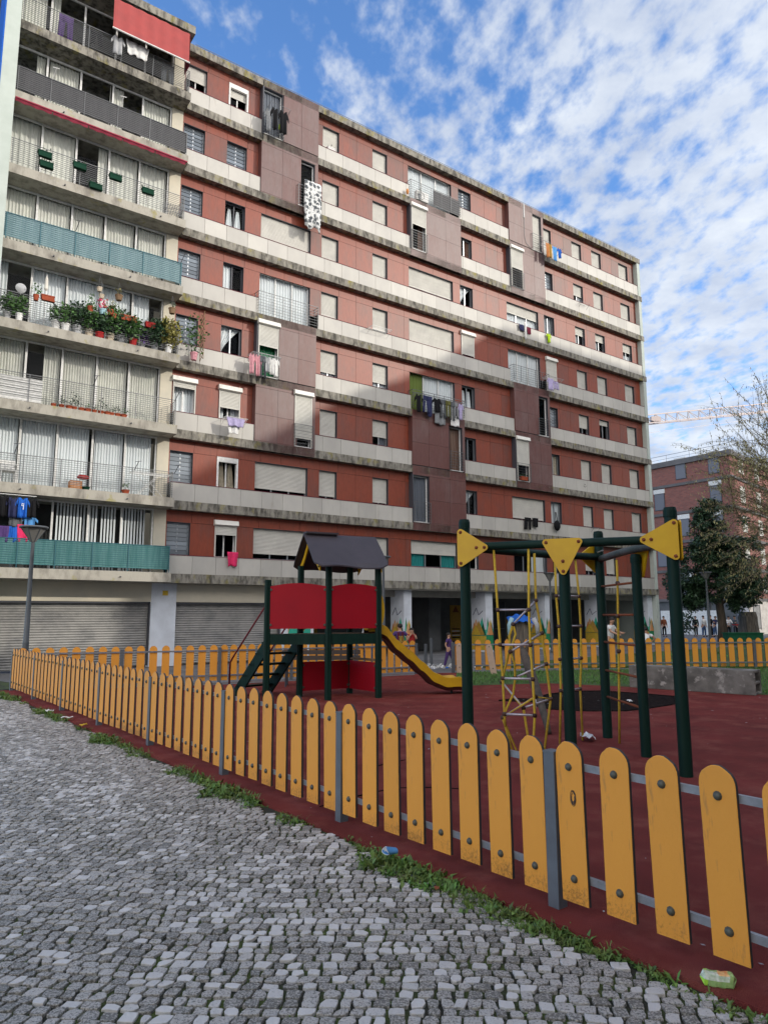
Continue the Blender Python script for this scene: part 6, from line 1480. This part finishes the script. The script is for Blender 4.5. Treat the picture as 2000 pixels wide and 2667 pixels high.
# ================================================================ CRANE
M['cranew']=mat('pale_crane_paint',(.40,.34,.32),.5,.2,rv=.05); M['craner']=mat('red_crane_paint',(.50,.05,.08),.5,rv=.05)
o=empty('tower_crane',(91,150,-.1),0,'distant tower crane with a pale lattice jib','crane')
def PJ(f,dz=0,dy=0): a=Vector((51.0,140,40.2)); b=Vector((96,152,47.6)); return a.lerp(b,f)-Vector((91,150,-.1))+Vector((0,dy,dz))
s=MB(); NJ=17
for dy in (-.6,.6): s.tube([PJ(0,0,dy),PJ(1,0,dy)],.13,4)
s.tube([PJ(.0,1.9),PJ(1,1.9)],.13,4)
for i in range(NJ):
    a,b=i/NJ,(i+1)/NJ
    for dy in (-.6,.6): s.tube([PJ(a,0,dy),PJ(a,1.9)],.07,4); s.tube([PJ(a,1.9),PJ(b,0,dy)],.06,4)
s.build('jib',M['cranew'],o)
s=MB(); s.obox(PJ(.005,-.5),(1.0,.2,0),(0,.6,0),(0,0,.35)); s.obox(PJ(.005,-7.6),(.8,0,0),(0,.4,0),(0,0,.35)); s.build('trolley',M['craner'],o)
s=MB(); s.tube([PJ(.0,-.9),PJ(0,-7.5)],.05,3); s.tube([PJ(.012,-.9),PJ(.012,-7.5)],.05,3); s.tube([PJ(0.006,-7.9),PJ(0.006,-16)],.06,3); s.tube([PJ(0,-2),PJ(.5,-1.5),PJ(1,-1)],.035,3); s.build('hoist_cables',M['cranew'],o)
s=MB(); [s.tube([(x,y_,0),(x,y_,50)],.15,4) for x in (3.2,4.8) for y_ in (1,2.6)]; [s.tube([(3.2,1,z),(4.8,1,z+2)],.08,4) for z in range(0,48,2)]; s.build('mast',M['cranew'],o)
s=MB(); s.obox(PJ(.12,.8),(1.0,.1,0),(0,.5,0),(0,0,.5)); s.build('jib_winch',M['cranew'],o)
# ================================================================ THE BLOCK BEHIND THE CAMERA (casts the afternoon shade)
o=fempty('opposite_apartment_block',0,34,-.1,'plain apartment block across the yard behind the photographer','building')
def occ(pts): s=MB(); s.prism([(u,0,z) for u,z in pts],(0,-12,0),.5); return s
occ([(-12,0),(44.6,0),(44.6,29.2),(47.5,30.5),(50.5,31.8),(53.7,34.4),(95,34.4),(95,0)][0:2]+[(95,0),(95,34.4),(53.7,34.4),(50.6,32.2),(47.7,30.5),(44.6,29.2),(44.6,18.2),(-12,17.6)]).build('wall',M['cream2'],o)
for k in range(6):
    for j in range(12):
        u=-9+j*4.4; s=MB(); s.box(u,u+1.4,.0,.06,1+2.75*k,2.4+2.75*k); f=s.build('window',M['shut'],o) if k*12+j<72 else None
# ================================================================ LIGHT AND SKY
sv=(U*.8+N*1.0+Vector((0,0,.5))).normalized()
sl_=bpy.data.lights.new('sun','SUN'); sl_.energy=2.0; sl_.angle=math.radians(.6); sl_.color=(1,.93,.82)
so=bpy.data.objects.new('sun',sl_); link(so); so.rotation_euler=(-sv).to_track_quat('-Z','Y').to_euler(); so.location=(30,-30,60)
w=bpy.data.worlds.new('World'); sc.world=w; w.use_nodes=True; nt=w.node_tree; n=nt.nodes; L=nt.links; n.clear()
out=n.new('ShaderNodeOutputWorld'); bg=n.new('ShaderNodeBackground'); L.new(bg.outputs[0],out.inputs[0])
sky=n.new('ShaderNodeTexSky'); sky.sky_type='NISHITA'; sky.sun_disc=False; sky.sun_elevation=math.asin(sv.z); sky.sun_rotation=math.atan2(sv.x,sv.y); sky.air_density=1.0; sky.dust_density=.3; sky.ozone_density=2.5
bg.inputs[1].default_value=.15
tc=n.new('ShaderNodeTexCoord'); sx=n.new('ShaderNodeSeparateXYZ'); L.new(tc.outputs['Generated'],sx.inputs[0])
def mth(op,a,b=None,c=None,clamp=False):
    x=n.new('ShaderNodeMath'); x.operation=op; x.use_clamp=clamp
    for i,v in enumerate((a,b,c)):
        if v is None: continue
        if isinstance(v,(int,float)): x.inputs[i].default_value=v
        else: L.new(v,x.inputs[i])
    return x.outputs[0]
zc=mth('MAXIMUM',sx.outputs[2],.0); den=mth('ADD',zc,.16)
px=mth('DIVIDE',sx.outputs[0],den); py=mth('DIVIDE',sx.outputs[1],den)
cb=n.new('ShaderNodeCombineXYZ'); L.new(px,cb.inputs[0]); L.new(py,cb.inputs[1])
def wn(scale,detail,rough,sx_=1,sy_=1,rot=0,off=(0,0,0),dist=0):
    mp=n.new('ShaderNodeMapping'); mp.inputs['Scale'].default_value=(sx_,sy_,1); mp.inputs['Rotation'].default_value=(0,0,rot); mp.inputs['Location'].default_value=off; L.new(cb.outputs[0],mp.inputs[0])
    t=n.new('ShaderNodeTexNoise'); t.inputs['Scale'].default_value=scale; t.inputs['Detail'].default_value=detail; t.inputs['Roughness'].default_value=rough; t.inputs['Distortion'].default_value=dist; L.new(mp.outputs[0],t.inputs['Vector']); return t.outputs['Fac']
n1=wn(1.5,2,.5,1,1,.4,(3,1,0)); n2=wn(17,4,.55,1.25,.85,.9,(0,0,0),.0); n3=wn(20,5,.6,1,1,.3)
# coverage grows to the right and towards the horizon
bias=mth('MULTIPLY_ADD',px,.22,.03); bias=mth('MINIMUM',bias,.13)
hz=mth('MULTIPLY',mth('POWER',mth('SUBTRACT',1,zc,None,True),5),.24)
a=mth('MULTIPLY_ADD',n1,.44,mth('MULTIPLY',n2,.80)); a=mth('ADD',a,mth('MULTIPLY',n3,.12)); a=mth('ADD',a,bias); a=mth('ADD',a,hz)
mr=n.new('ShaderNodeMapRange'); mr.interpolation_type='SMOOTHSTEP'; mr.inputs[1].default_value=.60; mr.inputs[2].default_value=.90; L.new(a,mr.inputs[0])
cf=mth('MULTIPLY',mr.outputs[0],.93)
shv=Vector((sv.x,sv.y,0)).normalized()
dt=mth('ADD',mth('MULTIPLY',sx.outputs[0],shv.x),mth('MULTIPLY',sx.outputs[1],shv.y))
glow=mth('POWER',mth('MULTIPLY_ADD',dt,.72,.28,True),5.0)   # bright cloud lobe added around the sun for extra fill light
beh=mth('MULTIPLY_ADD',sx.outputs[1],-1.6,.15,True)      # unseen bright cloud added behind the camera to light the shaded foreground
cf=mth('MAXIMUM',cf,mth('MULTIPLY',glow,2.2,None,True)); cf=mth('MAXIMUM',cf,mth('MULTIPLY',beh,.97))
# cloud brightness
mr2=n.new('ShaderNodeMapRange'); mr2.inputs[1].default_value=.3; mr2.inputs[2].default_value=.75; L.new(wn(5,6,.6,1,1,.2,(.12,.08,0)),mr2.inputs[0])
cc=n.new('ShaderNodeMix'); cc.data_type='RGBA'; L.new(mr2.outputs[0],cc.inputs[0]); cc.inputs[6].default_value=(2.6,3.0,3.8,1); cc.inputs[7].default_value=(4.6,4.85,5.1,1)
mx=n.new('ShaderNodeMix'); mx.data_type='RGBA'; L.new(cf,mx.inputs[0]); 
sk=n.new('ShaderNodeMix'); sk.data_type='RGBA'; sk.blend_type='MULTIPLY'; sk.inputs[0].default_value=1; L.new(sky.outputs[0],sk.inputs[6]); sk.inputs[7].default_value=(.86,1.15,1.47,1)
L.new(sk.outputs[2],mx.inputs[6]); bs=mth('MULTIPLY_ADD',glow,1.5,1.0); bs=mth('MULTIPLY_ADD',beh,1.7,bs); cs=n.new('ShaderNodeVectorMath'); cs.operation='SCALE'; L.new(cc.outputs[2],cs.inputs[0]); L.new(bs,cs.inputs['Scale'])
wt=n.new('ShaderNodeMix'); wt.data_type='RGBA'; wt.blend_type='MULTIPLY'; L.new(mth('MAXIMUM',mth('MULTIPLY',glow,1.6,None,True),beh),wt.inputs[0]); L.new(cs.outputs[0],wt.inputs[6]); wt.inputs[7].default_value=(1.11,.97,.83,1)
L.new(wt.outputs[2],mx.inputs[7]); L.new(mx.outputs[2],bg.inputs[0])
sc.view_settings.view_transform='Standard'; sc.view_settings.look='None'; sc.view_settings.gamma=1; sc.view_settings.use_curve_mapping=False; sc.view_settings.exposure=.47
sc.cycles.max_bounces=6; sc.cycles.transparent_max_bounces=12
